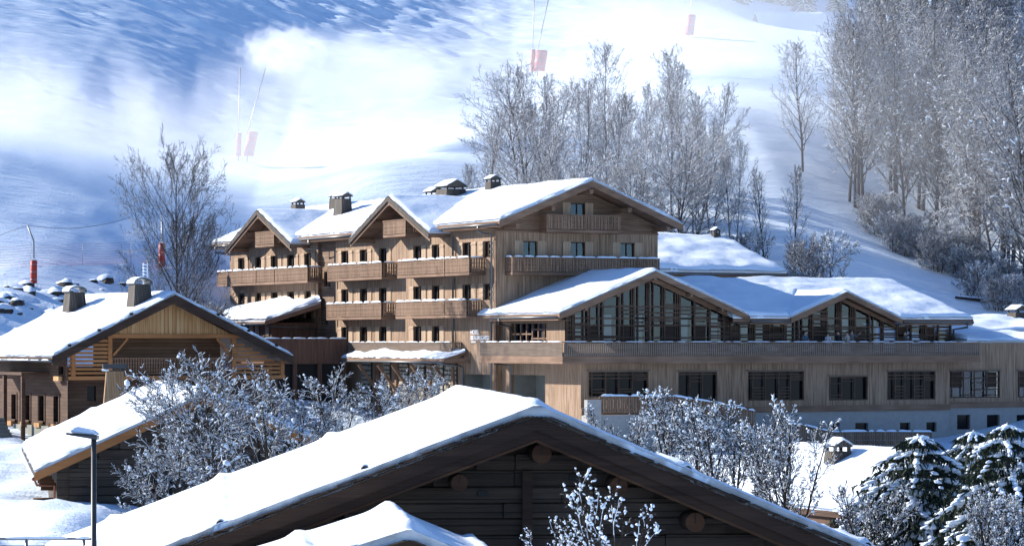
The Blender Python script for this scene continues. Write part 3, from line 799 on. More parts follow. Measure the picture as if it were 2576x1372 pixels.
def balcony_front(px0, px1, zf, p=1.1, seed=1, snow=True, h=1.0):
    x0, x1 = H.fx(Z2(px0, 0)[0], -p), H.fx(Z2(px1, 0)[0], -p)
    o = MB().box(x0 - .03, x1 + .03, -p - .03, -.004, zf - .24, zf - .04).build('balcony', WG, hotel)
    r = MB().box(x0 - .06, x1 + .06, -p - .06, -p + .06, zf + h - .07, zf + h)
    for e in (x0, x1): r.box(e - .05, e + .05, -p + .06, -.006, zf + h - .07, zf + h).box(e - .04, e + .04, -p - .035, -p + .035, zf - .04, zf + h - .07)
    sub('handrail', r, WG, o)
    n = int((x1 - x0) / .25); w = (x1 - x0) / n
    me = MB().prism(carved(w * .92, h - .09), lambda a, z, d: (a, d, z), -.015, .015).mesh('baluster', WGV)
    for k in range(n):
        c = bpy.data.objects.new('baluster', me); COL.objects.link(c); c.parent = o; c.location = (x0 + (k + .5) * w, -p, zf)
    m_ = int((p - .1) / .25)
    for e in (x0, x1):
        for k in range(m_):
            c = bpy.data.objects.new('baluster', me); COL.objects.link(c); c.parent = o; c.location = (e, -p + .1 + (k + .5) * (p - .1) / m_, zf); c.rotation_euler = (0, 0, R(90))
    if snow:
        sm = rail_snow(MB(), (x0, -p, zf + h), (x1, -p, zf + h), .2, .12, seed, gap=.02); rail_snow(sm, (x0, -p + .1, zf + h), (x0, -.1, zf + h), .2, .11, seed + 3)
        sub('rail_snow', sm, SNOWC, o, True)
balcony_front(1030, 1648, 7.78, snow=False)
balcony_front(740, 1975, 4.85, seed=22)

# ---- terrace wing
YG, YLW, YT, XT, XWG = -9.04, -11.2, -12.3, -1.48, .45
XR, XLR, XTR = 13.17, 29.45, 31.3
slabz = -1.33
def rect(f, x0, x1, t, b, y0):
    a, c = H.fx(f(x0, 0)[0], y0), H.fx(f(x1, 0)[0], y0)
    return (a, c, H.fz(f(0, b)[1], a, y0), H.fz(f(0, t)[1], a, y0))
LOWW = [rect(Z3, 890, 1360, 852, 1052, YLW), rect(Z3, 1595, 1900, 852, 1085, YLW), rect(Z4, 168, 580, 884, 1100, YLW), rect(Z4, 760, 1045, 922, 1098, YLW), rect(Z4, 1187, 1540, 884, 1094, YLW)]
wall_mb(FY(YLW), XWG, XLR, -4.45, lambda a: slabz, LOWW, reveal=.3).build('wall', WV, hotel)
BW = [rect(Z4, 757, 840, 1262, 1322, YLW), rect(Z4, 955, 1050, 1262, 1322, YLW), rect(Z4, 1282, 1358, 1260, 1320, YLW), rect(Z4, 1475, 1550, 1257, 1326, YLW)]
wall_mb(FY(YLW + .02), XWG, XLR, HB, lambda a: -4.45, BW, reveal=.3).build('plaster_base', PLAS, hotel)
bx('cornice', WG, hotel, XWG, XLR + .05, YLW - .12, YLW + .01, -4.62, -4.22)
for w in BW: bx('window', DPANE, hotel, w[0], w[1], YLW + .26, YLW + .3, w[2], w[3])
gar2 = (H.fy(Z3(550, 0)[0], XWG), H.fy(Z3(282, 0)[0], XWG), -5.5, H.fz(Z3(0, 880)[1], XWG, -5))
wall_mb(XW(XWG), YLW, 0, HB, lambda a: slabz, [gar2]).build('wall', WV, hotel)
bx('garage_back', GREYW, hotel, XWG + 1.9, XWG + 2.0, gar2[0] - .1, gar2[1] + .1, gar2[2], gar2[3] + .1)
bx('garage_side', GREYW, hotel, XWG + .23, XWG + 1.9, gar2[1] + .005, gar2[1] + .1, gar2[2], gar2[3])
# right wing
YRW = -10.6; XRE = 47.0
RW = [rect(Z4, 1645, 2013, 880, 1080, YRW), rect(Z4, 2142, 2420, 880, 1076, YRW)]
wall_mb(FY(YRW), XLR, XRE, -4.42, lambda a: .02, RW, reveal=.3).build('wall', WV, hotel)
RB = [rect(Z4, 1700, 1797, 1203, 1310, YRW), rect(Z4, 1918, 2012, 1203, 1310, YRW), rect(Z4, 2136, 2230, 1203, 1310, YRW)]
wall_mb(FY(YRW + .02), XLR, XRE, HB, lambda a: -4.42, RB, reveal=.3).build('plaster_base', PLAS, hotel)
bx('cornice', WG, hotel, XLR + .055, XRE, YRW - .1, YRW + .01, -4.5, -4.1)
for w in RB:
    bx('window', DPANE, hotel, w[0], w[1], YRW + .27, YRW + .3, w[2], w[3])
    bx('window_frame', WD, hotel, w[0], w[0] + .12, YRW + .2, YRW + .265, w[2], w[3]); bx('window_frame', WD, hotel, w[1] - .12, w[1], YRW + .2, YRW + .265, w[2], w[3])
# low snowy roofs behind the right wing
for (x0, x1, y0, y1, z0, z1, sd) in ((31.6, 52, YRW + .3, -4.5, .02, .55, 4), (32.5, 52, -4.4, 4.5, .75, 1.75, 5)):
    B, Lu, Lv = fold([(y0, z0), (y1, z1)], True, x0, x1)
    mb = MB(); slab(mb, B, .2); r_ = mb.build('roof', WG, hotel)
    sub('roof_snow', snow_mb(B, Lu, Lv, .42, seed=sd, amp=.6, res=.5), SNOW, r_, True)
chimney(hotel, H.fx(2559, 2), 2.0, 1.6, 1.3, 1.3, .7)

# big lower windows: frame, lattice, near-black pane standing in for the unlit room
rngw = random.Random(4)
def big_window(w, y0, posts, bars, mt=WLAT, glass=DPANE, room=True, top=True):
    x0, x1, z0, z1 = w; W = x1 - x0; Hh = z1 - z0
    f = MB(); t = .07
    f.box(x0, x0 + t, y0 + .02, y0 + .14, z0, z1).box(x1 - t, x1, y0 + .02, y0 + .14, z0, z1).box(x0 + t, x1 - t, y0 + .02, y0 + .14, z1 - t, z1).box(x0 + t, x1 - t, y0 + .02, y0 + .14, z0, z0 + t)
    o = f.build('window', mt, hotel)
    sub('pane', MB().box(x0, x1, y0 + .26, y0 + .28, z0, z1), glass, o)
    for p_ in posts:
        xx = x0 + W * p_; sub('mullion', MB().box(xx - .04, xx + .04, y0 + .03, y0 + .11, z0 + t, z1 - t), mt, o)
    for a, b, zz in bars:
        sub('lattice_bar', MB().box(x0 + W * a, x0 + W * b, y0 + .045, y0 + .095, z0 + Hh * zz - .035, z0 + Hh * zz + .035), mt, o)
    if top: bx('window_hood', RAIL, hotel, x0 - .08, x1 + .08, y0 - .12, y0 + .0, z1 + .005, z1 + .09)
    return o
P4 = (.09, .31, .55, .76)
def rows(*t): return list(t)
big_window(LOWW[0], YLW, (.06, .29, .51, .74), [(0, .98, .87), (.0, 1, .73), (.06, .29, .3), (.06, .29, .17), (.51, .74, .3), (.51, .74, .2), (.75, 1, .8), (.75, 1, .67)])
big_window(LOWW[1], YLW, (.3, .62), [(0, 1, .91), (.3, .62, .79), (.3, .62, .67)])
big_window(LOWW[2], YLW, P4, [(0, 1, .89), (0, 1, .77), (.09, .31, .44), (.09, .31, .34), (.09, .31, .24), (.09, .31, .13), (.55, .76, .44), (.55, .76, .34), (.55, .76, .24), (.55, .76, .13), (.76, 1, .83), (.76, 1, .7)])
big_window(LOWW[3], YLW, (.04, .34, .67), [(.04, .34, .7), (.34, .67, .93), (.34, .67, .8), (.04, .34, .22), (.04, .34, .08)])
big_window(LOWW[4], YLW, (.17, .37, .57, .77), [(0, 1, .86), (0, 1, .74), (.17, .37, .47), (.17, .37, .36), (.17, .37, .25), (.17, .37, .13), (.57, .77, .47), (.57, .77, .36), (.57, .77, .25), (.57, .77, .13), (.77, 1, .8), (.77, 1, .68)])
for w in RW:
    o = big_window(w, YRW, (.05, .28, .5, .74), [(0, .28, .8), (.28, .74, .72), (0, .28, .55), (.5, 1, .55), (.74, 1, .8), (.5, 1, .3), (.28, .5, .1), (.74, 1, .1)], glass=GLASS)
    W = w[1] - w[0]; Hh = w[3] - w[2]
    bx('room_wall', ROOM, hotel, w[0] - .2, w[1] + .2, YRW + 1.6, YRW + 1.7, w[2] - .1, w[3] + .1)
    for a in (.07, .76): bx('shutter_panel', WD, hotel, w[0] + W * a, w[0] + W * (a + .2), YRW + .18, YRW + .24, w[2] + Hh * .38, w[3] - .1)
    for a in (.08, .77): bx('curtain', CURT, hotel, w[0] + W * a, w[0] + W * (a + .2), YRW + .3, YRW + .33, w[2] + .07, w[2] + Hh * .37)
# deck, fascia and railing
MB().box(XT + .06, XTR - .02, YT + .06, -.006, slabz + .02, -.9).build('terrace_deck', RAIL, hotel)
bx('terrace_fascia', WG, hotel, XT, XTR, YT, YT + .055, slabz, -1.1); bx('terrace_fascia', WG, hotel, XT + .03, XTR - .03, YT + .025, YT + .055, -1.095, -.86)
bx('terrace_fascia', WG, hotel, XT, XT + .055, YT + .06, -.41, slabz, -1.1); bx('terrace_fascia', WG, hotel, XT + .025, XT + .055, YT + .06, -.41, -1.095, -.86)
rail = MB().box(XT - .02, XTR, YT - .02, YT + .14, .02, .09).box(XT - .02, XT + .14, YT + .141, -.41, .02, .09).build('terrace_railing', RAIL, hotel)
sub('kick_board', MB().box(XT + .12, XTR, YT + .11, YT + .13, -.86, -.6).box(XT + .11, XT + .13, YT + .14, -.41, -.86, -.6), RAIL, rail)
slat = MB()
slat.prism([(-.055, 0), (.055, 0), (.055, .78), (.03, .85), (-.03, .85), (-.055, .78)], lambda a, z, d: (a, d, z), 0, .045)
slat = slat.mesh('baluster', RAIL)
n = 205
for k in range(n):
    c = bpy.data.objects.new('baluster', slat); COL.objects.link(c); c.parent = rail; c.location = (XT + .12 + (k + .5) * (XTR - XT - .12) / n, YT + .03, -.85)
b = MB(); n = 74
for k in range(n):
    yc = YT + .1 + (k + .5) * (-.41 - YT - .1) / n
    b.box(XT + .03, XT + .075, yc - .05, yc + .05, -.85, .0)
sub('side_balusters', b, RAIL, rail, kind='stuff')
sm = rail_snow(MB(), (XT + .06, YT + .06, .085), (XTR, YT + .06, .085), .17, .05, 5, gap=.1); rail_snow(sm, (XT + .06, YT + .2, .085), (XT + .06, -.5, .085), .17, .06, 6, gap=.05)
sub('rail_snow', sm, SNOWC, rail, True)
# wing gable roof and glazing
gable_roof(hotel, [(-.45, 1.86), (6.8, 4.69), (14.07, 1.8)], False, -9.9, 2.0, .2, .32, seed=8, bargeh=.36, amp=.2)
MB().tube([(-.56, -9.8, 1.68), (-.56, -.2, 1.68)], .075, 8).build('gutter', ZINC, hotel, True)
bx('eave_board', WG, hotel, -.47, -.42, -9.85, -.1, 1.48, 1.66)
bx('soffit', WG, hotel, -.42, XWG, -9.8, -.1, 1.46, 1.5)
pipe([(-.56, -1.5, 1.62), (-.56, -1.5, 1.3), (.28, -1.6, 1.1), (.28, -1.6, -.88)])
pipe([(-.6, -.9, -1.4), (.28, -1.6, -1.5), (.28, -1.6, -8)]); 
lat = (H.fy(Z3(560, 0)[0], XWG), H.fy(Z3(285, 0)[0], XWG), -.9, 1.3)
wall_mb(XW(XWG), YG, 0, -.9, lambda a: 1.6, [lat], reveal=.25).build('wall', WV, hotel)
bx('pane', GLASS, hotel, XWG + .22, XWG + .24, lat[0], lat[1], lat[2], lat[3])
for k in range(6):
    yy = lat[0] + (lat[1] - lat[0]) * (k + .5) / 6; bx('lattice_post', WG, hotel, XWG + .04, XWG + .14, yy - .06, yy + .06, -.9, 1.3)
for zz, a, b2 in ((.9, 0, .45), (.6, .45, 1), (.3, 0, .45), (.1, .45, 1), (-.3, .2, .7)):
    bx('lattice_bar', WG, hotel, XWG + .06, XWG + .12, lat[0] + (lat[1] - lat[0]) * a, lat[0] + (lat[1] - lat[0]) * b2, zz - .05, zz + .05)
wtop = lambda x: min(1.5 + (x + .45) * .39, 1.5 + (14.07 - x) * .395)
posts = [XWG + .12, *[H.fx(Z3(p, 0)[0], YG) for p in (765, 885, 1000, 1128, 1245, 1365, 1485, 1605, 1720, 1840, 1950)], XR - .1]
def glazed(posts, top, y0, z0, doors, curtains, seed, hb, deep=3.2):
    rng = random.Random(seed)
    x0, x1 = posts[0], posts[-1]
    g = MB()
    cut = sorted(set([x0, x1] + [p for p in posts]))
    for u, v in zip(cut, cut[1:]):
        mid = (u + v) / 2
        pu, pv, pm = top(u), top(v), top(mid)
        g.add([(u, y0 + .12, z0), (v, y0 + .12, z0), (v, y0 + .12, pv), (mid, y0 + .12, pm), (u, y0 + .12, pu)], [(0, 1, 2, 3, 4)])
    g.build('glazing', GLASS, hotel)
    for k, p in enumerate(posts):
        bx('post', WLAT, hotel, p - .065, p + .065, y0 - .05, y0 + .1, z0, top(p) - .02)
    for k, (u, v) in enumerate(zip(posts, posts[1:])):
        ht = min(top(u), top(v))
        zs = []
        z = z0 + .3
        style = rng.choice('abc')
        base = rng.random()
        for zb in hb:
            if zb < ht - .1: zs.append((zb, u, v))
        nb = rng.randint(3, 6); st = rng.uniform(z0 + .4, max(z0 + .5, ht - 1.0))
        for q in range(nb):
            zz = st + q * .27
            if zz < ht - .1: zs.append((zz, u, v))
        for zz, a, b2 in zs: bx('lattice_bar', WLAT, hotel, a + .065, b2 - .065, y0 - .02, y0 + .06, zz - .05, zz + .05)
        # thin slats standing beside the post
        if rng.random() < .9:
            for q in range(2):
                xx = v - .16 - q * .17 if rng.random() < .7 else u + .16 + q * .17
                bx('slat', WLAT, hotel, xx - .035, xx + .035, y0 + .0, y0 + .08, z0, min(top(xx - .04), top(xx + .04)) - .05)
        if k in doors: bx('door', WD, hotel, u + .06, u + .06 + (v - u) * .72, y0 + .065, y0 + .11, z0, z0 + 2.05)
        if k in curtains: bx('curtain', CURT, hotel, u + .1, u + .1 + (v - u) * .55, y0 + .2, y0 + .26, z0, min(ht - .1, z0 + 2.75))
    return
glazed(posts, wtop, YG, -.9, (2, 4, 7, 9), (1, 3, 5, 8, 10), 3, (.35, 1.15, 1.62, 2.4))
MB().prism([(XWG + .1, -.9), (XR - .1, -.9), (XR - .1, wtop(XR) - .1), (6.8, wtop(6.8) - .1), (XWG + .1, wtop(XWG) - .1)], lambda a, z, d: (a, d, z), YG + 3.3, YG + 3.4).build('room_wall', ROOM, hotel)
for px in (1495, 1600 + 0, 1800, 1975):       # purlins under the wing gable
    pass
for x_ in (1.6, 4.0, 6.8, 9.6, 12.0):
    zz = wtop(x_) + .0
    bx('purlin', WG, hotel, x_ - .1, x_ + .1, -9.86, YG, zz - .2, zz + .02)
g_ = MB()
for sgn, xa in ((1, XWG), (-1, XR)):
    pass
for (xa, xb) in ((XWG, 6.8), (6.8, XR)):
    g_.prism([(xa, wtop(xa) + .1), (xb, wtop(xb) + .1), (xb, wtop(xb) - .22), (xa, wtop(xa) - .22)], lambda a, z, d: (a, d, z), YG - .12, YG + .02)
g_.build('gable_truss', WG, hotel)
# long terrace roof with its small gable
XE = 32.4
B, Lu, Lv = fold([(-9.9, 1.62), (-.4, 4.35), (8.5, 1.7)], True, 10.0, XE)
mb = MB()
SLT = (4.35 - 1.62) / 9.5
TP = [(-9.9, 1.62), (-.4, 4.35), (8.5, 1.7)]
tr = var_roof(hotel, TP, True, 12.75, XE, lambda x: -9.9 if not 17.35 < x < 26.35 else max(-8.75, -9.9 + (.05 + .393 * min(x - 17.3, 26.4 - x)) / SLT - .1), .2, .36, 31, .4, (0, 1, 1, 1), .3)
bb = MB()
for p, q in (((-9.9, 1.62), (-.4, 4.35)), ((-.4, 4.35), (8.5, 1.7))):
    bb.prism([(p[0], p[1] + .03), (q[0], q[1] + .03), (q[0], q[1] - .3), (p[0], p[1] - .3)], lambda s_, z, d: (d, s_, z), XE + .004, XE + .07)
sub('barge_board', bb, WG, tr)
for (xa, xb) in ((14.1, 17.2), (26.5, XE)):
    MB().tube([(xa, -10.0, 1.44), (xb, -10.0, 1.44)], .085, 8).build('gutter', ZINC, hotel, True)
    bx('eave_board', WG, hotel, xa, xb, -9.92, -9.86, 1.24, 1.6)
bx('soffit', WG, hotel, 13.2, 17.35, -9.85, YG + .2, 1.3, 1.34); bx('soffit', WG, hotel, 26.35, XE - .02, -9.85, YG + .2, 1.3, 1.34)
gable_roof(hotel, [(17.3, 1.68), (21.85, 3.43), (26.4, 1.6)], False, -9.96, -3.0, .18, .3, seed=9, bargeh=.34)
wt2 = lambda x: max(1.28, min(1.36 + (x - 17.3) * .385, 1.30 + (26.4 - x) * .40)) if 17.3 < x < 26.4 else 1.28
posts2 = [H.fx(Z4(p, 0)[0], YG) for p in (40, 105, 215, 325, 435, 535, 640, 745, 848, 950, 1055, 1155, 1258, 1360, 1465, 1560, 1650)]
glazed(posts2, wt2, YG, -.9, (0, 3, 6, 9, 12, 14), (1, 2, 4, 8, 10), 8, (.55, 1.1, 1.7))
bx('room_wall', ROOM, hotel, XR, 27.0, YG + 3.2, YG + 3.3, -.9, 1.3)
MB().prism([(17.6, 1.3), (26.1, 1.3), (21.85, 3.1)], lambda a, z, d: (a, d, z), YG + 3.22, YG + 3.28).build('room_wall', ROOM, hotel)
g2 = MB()
for (xa, xb) in ((17.3, 21.85), (21.85, 26.4)):
    za, zb = (1.36, 3.1) if xa < 20 else (3.1, 1.30)
    g2.prism([(xa, za + .05), (xb, zb + .05), (xb, zb - .22), (xa, za - .22)], lambda a, z, d: (a, d, z), YG - .12, YG + .02)
g2.build('gable_truss', WG, hotel)
pipe([(31.9, -10.0, 1.4), (31.9, -10.0, 1.1), (31.2, -9.3, .95), (31.2, -9.3, -.88)], .09)

# ---- left-hand lower volumes
YB = 30.3; PX = -3.8
MB().box(PX, -.02, YB, 41.4, HB, 1.55).build('wall', WR, hotel)
lwy = H.fy(Z1(500, 0)[0], PX)
for k in range(3):
    yy = YB + 1.2 + k * 3.2; window_part('l', 1.3, 1.9, 'y', (PX - .02, yy + 1.3, -.55), True, .7, 2)
B, Lu, Lv = fold([(-4.7, 1.62), (-.05, 3.0)], False, YB - .8, 42.4)
mb = MB(); slab(mb, B, .25); r_ = mb.build('roof', WG, hotel)
sub('barge_board', MB().prism([(-4.75, 1.66), (-.1, 3.04), (-.1, 2.7), (-4.75, 1.34)], lambda s_, z, d: (s_, d, z), YB - .87, YB - .803), WG, r_)
sub('roof_snow', snow_mb(B, Lu, Lv, .5, seed=41, amp=.5, res=.35, taper=(1, 1, 1, 0)), SNOW, r_, True)
MB().tube([(-4.8, YB - .8, 1.42), (-4.8, 42.4, 1.42)], .08, 8).build('gutter', ZINC, hotel, True)
pipe([(-4.3, YB - .3, 1.3), (-.2, YB - .1, 1.1), (-.2, YB - .1, -2)])
# projecting terrace block
MB().box(-7.6, -.86, 22.7, YB - .004, -1.55, .3).build('terrace_block', WR, hotel)
B, Lu, Lv = fold([(-7.65, .305), (-.85, .305)], False, 22.66, YB - .01)
bx('block_coping', ZINC, hotel, -7.66, -.82, 22.64, 22.9, .3, .335)
sm = rail_snow(MB(), (-7.6, 22.77, .33), (-.86, 22.77, .33), .26, .1, 51, gap=.01); sm.build('coping_snow', SNOWC, hotel, True)
MB().box(-7.3, -.9, 23.4, 23.5, HB, -1.56).build('undercroft_shade_sheet', DARK, hotel)  # near-black sheet standing in for the shade under the block
for k in range(4): bx('undercroft_post', WR, hotel, -7.2 + k * 2.0, -6.9 + k * 2.0, 22.8, 23.1, HB, -1.56)
# low railing above the entrance canopy
yd, yc_ = 5.15, 22.65; q = .85
rl = MB().box(-q - .05, -q + .06, yd, yc_, .0, .06).box(-q + .06, -.006, yd, yd + .1, .0, .06).build('canopy_railing', RAIL, hotel)
b = MB(); n = int((yc_ - yd) / .17)
for k in range(n):
    yy = yd + (k + .5) * (yc_ - yd) / n; b.box(-q - .02, -q + .025, yy - .055, yy + .055, -.98, -.0)
for k in range(5): b.box(-q + .1 + k * .16, -q + .2 + k * .16, yd + .02, yd + .06, -.98, -.0)
sub('slats', b, RAIL, rl, kind='stuff')
sub('rail_snow', rail_snow(MB(), (-q, yd, .06), (-q, yc_, .06), .15, .07, 61, gap=.1), SNOWC, rl, True)
B, Lu, Lv = fold([(-1.95, -1.12), (-.3, -.62)], False, 4.0, 21.4)
mb = MB(); slab(mb, B, .2); r_ = mb.build('canopy_roof', WG, hotel)
sub('canopy_fascia', MB().box(-2.0, -1.955, 3.95, 21.4, -1.38, -1.08).box(-1.95, -.01, 3.93, 3.99, -1.38, -1.08), WG, r_)
sub('roof_snow', snow_mb(B, Lu, Lv, .24, seed=71, amp=.9, rag=.22, res=.22, taper=(1, 1, 1, 0)), SNOW, r_, True)
MB().tube([(-2.08, 3.9, -1.33), (-2.08, 21.5, -1.33)], .07, 8).build('gutter', ZINC, hotel, True)
bx('deck_edge', RAIL, hotel, -.95, -.006, 4.9, 22.69, -1.1, -.98)
# stone wall under the canopy with timber brackets
yS = [H.fy(ZC(x, 0)[0], -.1) for x in (2130, 2010, 1995, 1850, 1800, 1675, 1630, 1540, 1445, 1380, 1250, 1160)]
rng = random.Random(9)
for a, b2 in zip(yS[0::2], yS[1::2]):
    pil = MB().box(-.12, -.004, a, b2, HB, -1.4).build('stone_pier', MORT, hotel)
    z = -6.0
    while z < -1.6:
        hh = rng.uniform(.25, .42); yy = a
        while yy < b2 - .05:
            ww = min(rng.uniform(.3, .62), b2 - yy)
            if b2 - yy - ww < .12: ww = b2 - yy
            j = lambda: rng.uniform(-.05, .05)
            g = .03
            pol = [(yy + g + abs(j()), z + g + abs(j())), (yy + ww / 2, z + g + abs(j()) * .6), (yy + ww - g - abs(j()), z + g + abs(j())), (yy + ww - g - abs(j()) * .5, z + hh / 2), (yy + ww - g - abs(j()), z + hh - g - abs(j())), (yy + ww / 2, z + hh - g), (yy + g + abs(j()), z + hh - g - abs(j())), (yy + g, z + hh / 2)]
            sub('stone', MB().prism(pol, lambda p_, q_, d: (d, p_, q_), -.125, -.15 - rng.uniform(0, .05)), STONE, pil)
            yy += ww
        z += hh
for k, px in enumerate((2085, 1850, 1650, 1500, 1300)):
    yy = H.fy(ZC(px, 0)[0], -.3)
    o = MB().box(-.32, -.16, yy - .14, yy + .14, -6.5, -1.42).build('canopy_post', WG, hotel)
    sub('brace', MB().beam((-.3, yy, -3.4), (-1.75, yy, -1.52), .16, .2), WG, o)
pipe([(-2.0, 9.2, -1.4), (-.4, 8.6, -1.6), (-.25, 8.6, -1.7), (-.25, 8.6, -8)])
pipe([(-2.0, 5.0, -1.4), (-.4, 4.6, -1.6), (-.22, 4.6, -1.7), (-.22, 4.6, -8)])
# ---- lettering
def text_part(name, s, y_left, z_base, width, height, mt=WHITE):
    cu = bpy.data.curves.new('t', 'FONT'); cu.body = s; cu.size = 1; cu.extrude = .02
    to = bpy.data.objects.new('t', cu); COL.objects.link(to)
    dg = bpy.context.evaluated_depsgraph_get(); me = bpy.data.meshes.new_from_object(to.evaluated_get(dg))
    bpy.data.objects.remove(to)
    xs = [v.co.x for v in me.vertices]; ys = [v.co.y for v in me.vertices]
    sx = width / (max(xs) - min(xs)); sy = height / (max(ys) - min(ys)); x0, y0 = min(xs), min(ys)
    for v in me.vertices:
        c = v.co.copy(); v.co = (-.06 - c.z, y_left - (c.x - x0) * sx, z_base + (c.y - y0) * sy)
    me.materials.clear(); me.materials.append(mt)
    return me
sg = frame_thing('hotel_sign', 'white raised letters with four stars mounted on the sunlit larch wall', 'sign', H, HB)
yl = H.fy(ZC(2276, 0)[0], -.06)
def tz(y): return H.fz(ZC(0, y)[1], 0, 2.5)
pxm = 17.0
for s_, a, b2, t, bt in (('HOTEL', 2276, 2362, 98, 145), ('BEAUREGARD', 2276, 2465, 157, 201)):
    wd = yl - H.fy(ZC(b2, 0)[0], -.06)
    link('lettering', text_part('lettering', s_, yl, tz(bt), wd, tz(t) - tz(bt)), sg)
for k in range(4):
    yy = yl - .1 - k * .2; zz = tz(222); st = MB()
    pts = [(yy + (.095 if i % 2 == 0 else .04) * math.sin(math.pi * i / 5) * .9, zz + (.095 if i % 2 == 0 else .04) * math.cos(math.pi * i / 5)) for i in range(10)]
    st.prism(pts, lambda a, z, d: (d, a, z), -.075, -.04).build('star', WHITE, sg)
# ---------------------------------------------------------------- annex behind the hotel
A = Fr(*H.w(9.0, 22.0), 27.3)
ann = frame_thing('annex_building', 'broad snow-covered annex roof with brown eaves showing right of the main gable', 'building', A, -6.0)
zE, zR = 5.55, 8.5
xr = A.fx(1980, -1.0); 
B, Lu, Lv = fold([(-1.0, zE), (8.5, zR), (18, zE)], True, -4, xr)
mb = MB()
for pth in ([(-1.0, zE), (8.5, zR)], [(8.5, zR), (18, zE)]):
    b_, _, _ = fold(pth, True, -4, xr); slab(mb, b_, .25)
r_ = mb.build('roof', WG, ann)
sub('roof_snow', snow_mb(B, Lu, Lv, .5, seed=91, amp=.45, res=.45), SNOW, r_, True)
sub('barge_board', MB().prism([(-1.0, zE + .03), (8.5, zR + .03), (8.5, zR - .35), (-1.0, zE - .35)], lambda s_, z, d: (d, s_, z), xr + .004, xr + .07), WG, r_)
bx('eave_board', WG, ann, -4, xr, -1.06, -1.004, zE - .42, zE - .1)
MB().tube([(-4, -1.14, zE - .12), (xr, -1.14, zE - .12)], .085, 8).build('gutter', ZINC, ann, True)
MB().tube([(xr - 2.6, -1.12, zE - .15), (xr - 2.6, -1.1, zE - .5), (xr - 2.9, -.1, zE - .7), (xr - 2.9, -.1, -4)], .08, 8).build('downpipe', ZINC, ann, True)
MB().box(-3.5, xr - 1.2, 0, 17, -6, zE - .1).build('wall', WR, ann)
chimney(ann, A.fx(1800, 8), 8.0, zR + .1, .7, .7, .5)

# ---------------------------------------------------------------- chalet at the left
C = Fr(-18.49, 160.0, 29.0); CB = -5.5
ch = frame_thing('timber_chalet', 'orange-brown timber chalet with open loggia and snowy roof at the left', 'chalet', C, CB)
HWc, ZA, ZT = 7.1, 2.62, -.78
gable_roof(ch, [(-HWc, ZT), (0, ZA), (HWc, ZT)], False, 0, 14.0, .22, .26, board=OLDG, deck=CHD, seed=101, bargeh=.42, amp=.12, res=.25,
           bumps=[(.07, .16, .12), (.19, .16, .14), (.32, .16, .14), (.68, .16, .12), (.81, .16, .12)])
MB().tube([(-HWc - .05, -.05, ZT - .16), (-HWc - .05, 14, ZT - .16)], .08, 8).build('gutter', ZINC, ch, True)
sn = rail_snow(MB(), (-HWc - .05, 0, ZT - .14), (-HWc - .05, 14, ZT - .14), .14, .06, 3); sn.build('gutter_snow', SNOWC, ch, True)
for k, yy in enumerate((.35,)):      # log ends of the snow guards
    for v in (.07, .19, .32, .68, .81, .93):
        s_ = -HWc + v * 2 * HWc; z = ZA - abs(s_) * (ZA - ZT) / HWc
        MB().tube([(s_, -.12, z + .18), (s_, 13.8, z + .18)], .075, 8).build('snow_guard_log', OLDG, ch, True)
yw = 1.1
cf = lambda x: C.fx(ZL(x, 0)[0], yw)
cz = lambda y, x=0: C.fz(ZL(0, y)[1], x, yw)
zb = cz(590)                                          # underside of the tie beam
# gable boards, one by one
gt = lambda x: ZA - .3 - abs(x) * (ZA - ZT) / HWc
xa, xb = cf(868), cf(1880); nb = 34
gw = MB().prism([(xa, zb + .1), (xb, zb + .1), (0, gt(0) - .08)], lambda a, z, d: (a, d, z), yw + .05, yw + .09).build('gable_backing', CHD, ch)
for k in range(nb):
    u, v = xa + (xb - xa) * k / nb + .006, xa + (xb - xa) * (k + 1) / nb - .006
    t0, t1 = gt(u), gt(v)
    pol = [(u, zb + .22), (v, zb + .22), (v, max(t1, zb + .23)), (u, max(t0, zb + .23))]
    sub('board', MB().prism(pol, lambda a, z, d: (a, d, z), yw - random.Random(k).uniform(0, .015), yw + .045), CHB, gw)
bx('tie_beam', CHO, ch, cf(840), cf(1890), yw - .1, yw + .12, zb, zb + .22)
zf = cz(885)                                          # loggia floor
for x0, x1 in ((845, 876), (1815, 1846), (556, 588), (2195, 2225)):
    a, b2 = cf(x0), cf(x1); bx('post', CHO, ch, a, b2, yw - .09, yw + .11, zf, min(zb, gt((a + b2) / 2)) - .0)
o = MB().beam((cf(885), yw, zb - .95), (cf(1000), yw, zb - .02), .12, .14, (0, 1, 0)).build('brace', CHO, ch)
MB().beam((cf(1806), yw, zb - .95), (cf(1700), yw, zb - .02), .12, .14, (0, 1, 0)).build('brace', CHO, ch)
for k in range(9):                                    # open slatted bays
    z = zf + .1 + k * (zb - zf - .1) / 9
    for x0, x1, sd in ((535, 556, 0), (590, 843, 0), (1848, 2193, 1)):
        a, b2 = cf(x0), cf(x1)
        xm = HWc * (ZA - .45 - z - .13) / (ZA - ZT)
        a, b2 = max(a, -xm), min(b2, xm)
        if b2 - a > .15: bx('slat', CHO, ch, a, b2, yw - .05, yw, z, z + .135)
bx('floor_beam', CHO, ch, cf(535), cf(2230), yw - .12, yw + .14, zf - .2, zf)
bx('loggia_back', CHL, ch, cf(860), cf(1860), yw + 2.4, yw + 2.5, CB, zb + .1)
bx('loggia_side', CHD, ch, cf(535), cf(860) - .004, yw + 2.42, yw + 2.5, CB, zf + .5)
bx('loggia_side', CHD, ch, cf(1860) + .004, cf(2230), yw + 2.42, yw + 2.5, CB, zf + .3)
bx('loggia_floor', CHD, ch, cf(535), cf(2230), yw + .14, yw + 2.4, zf - .18, zf - .02)
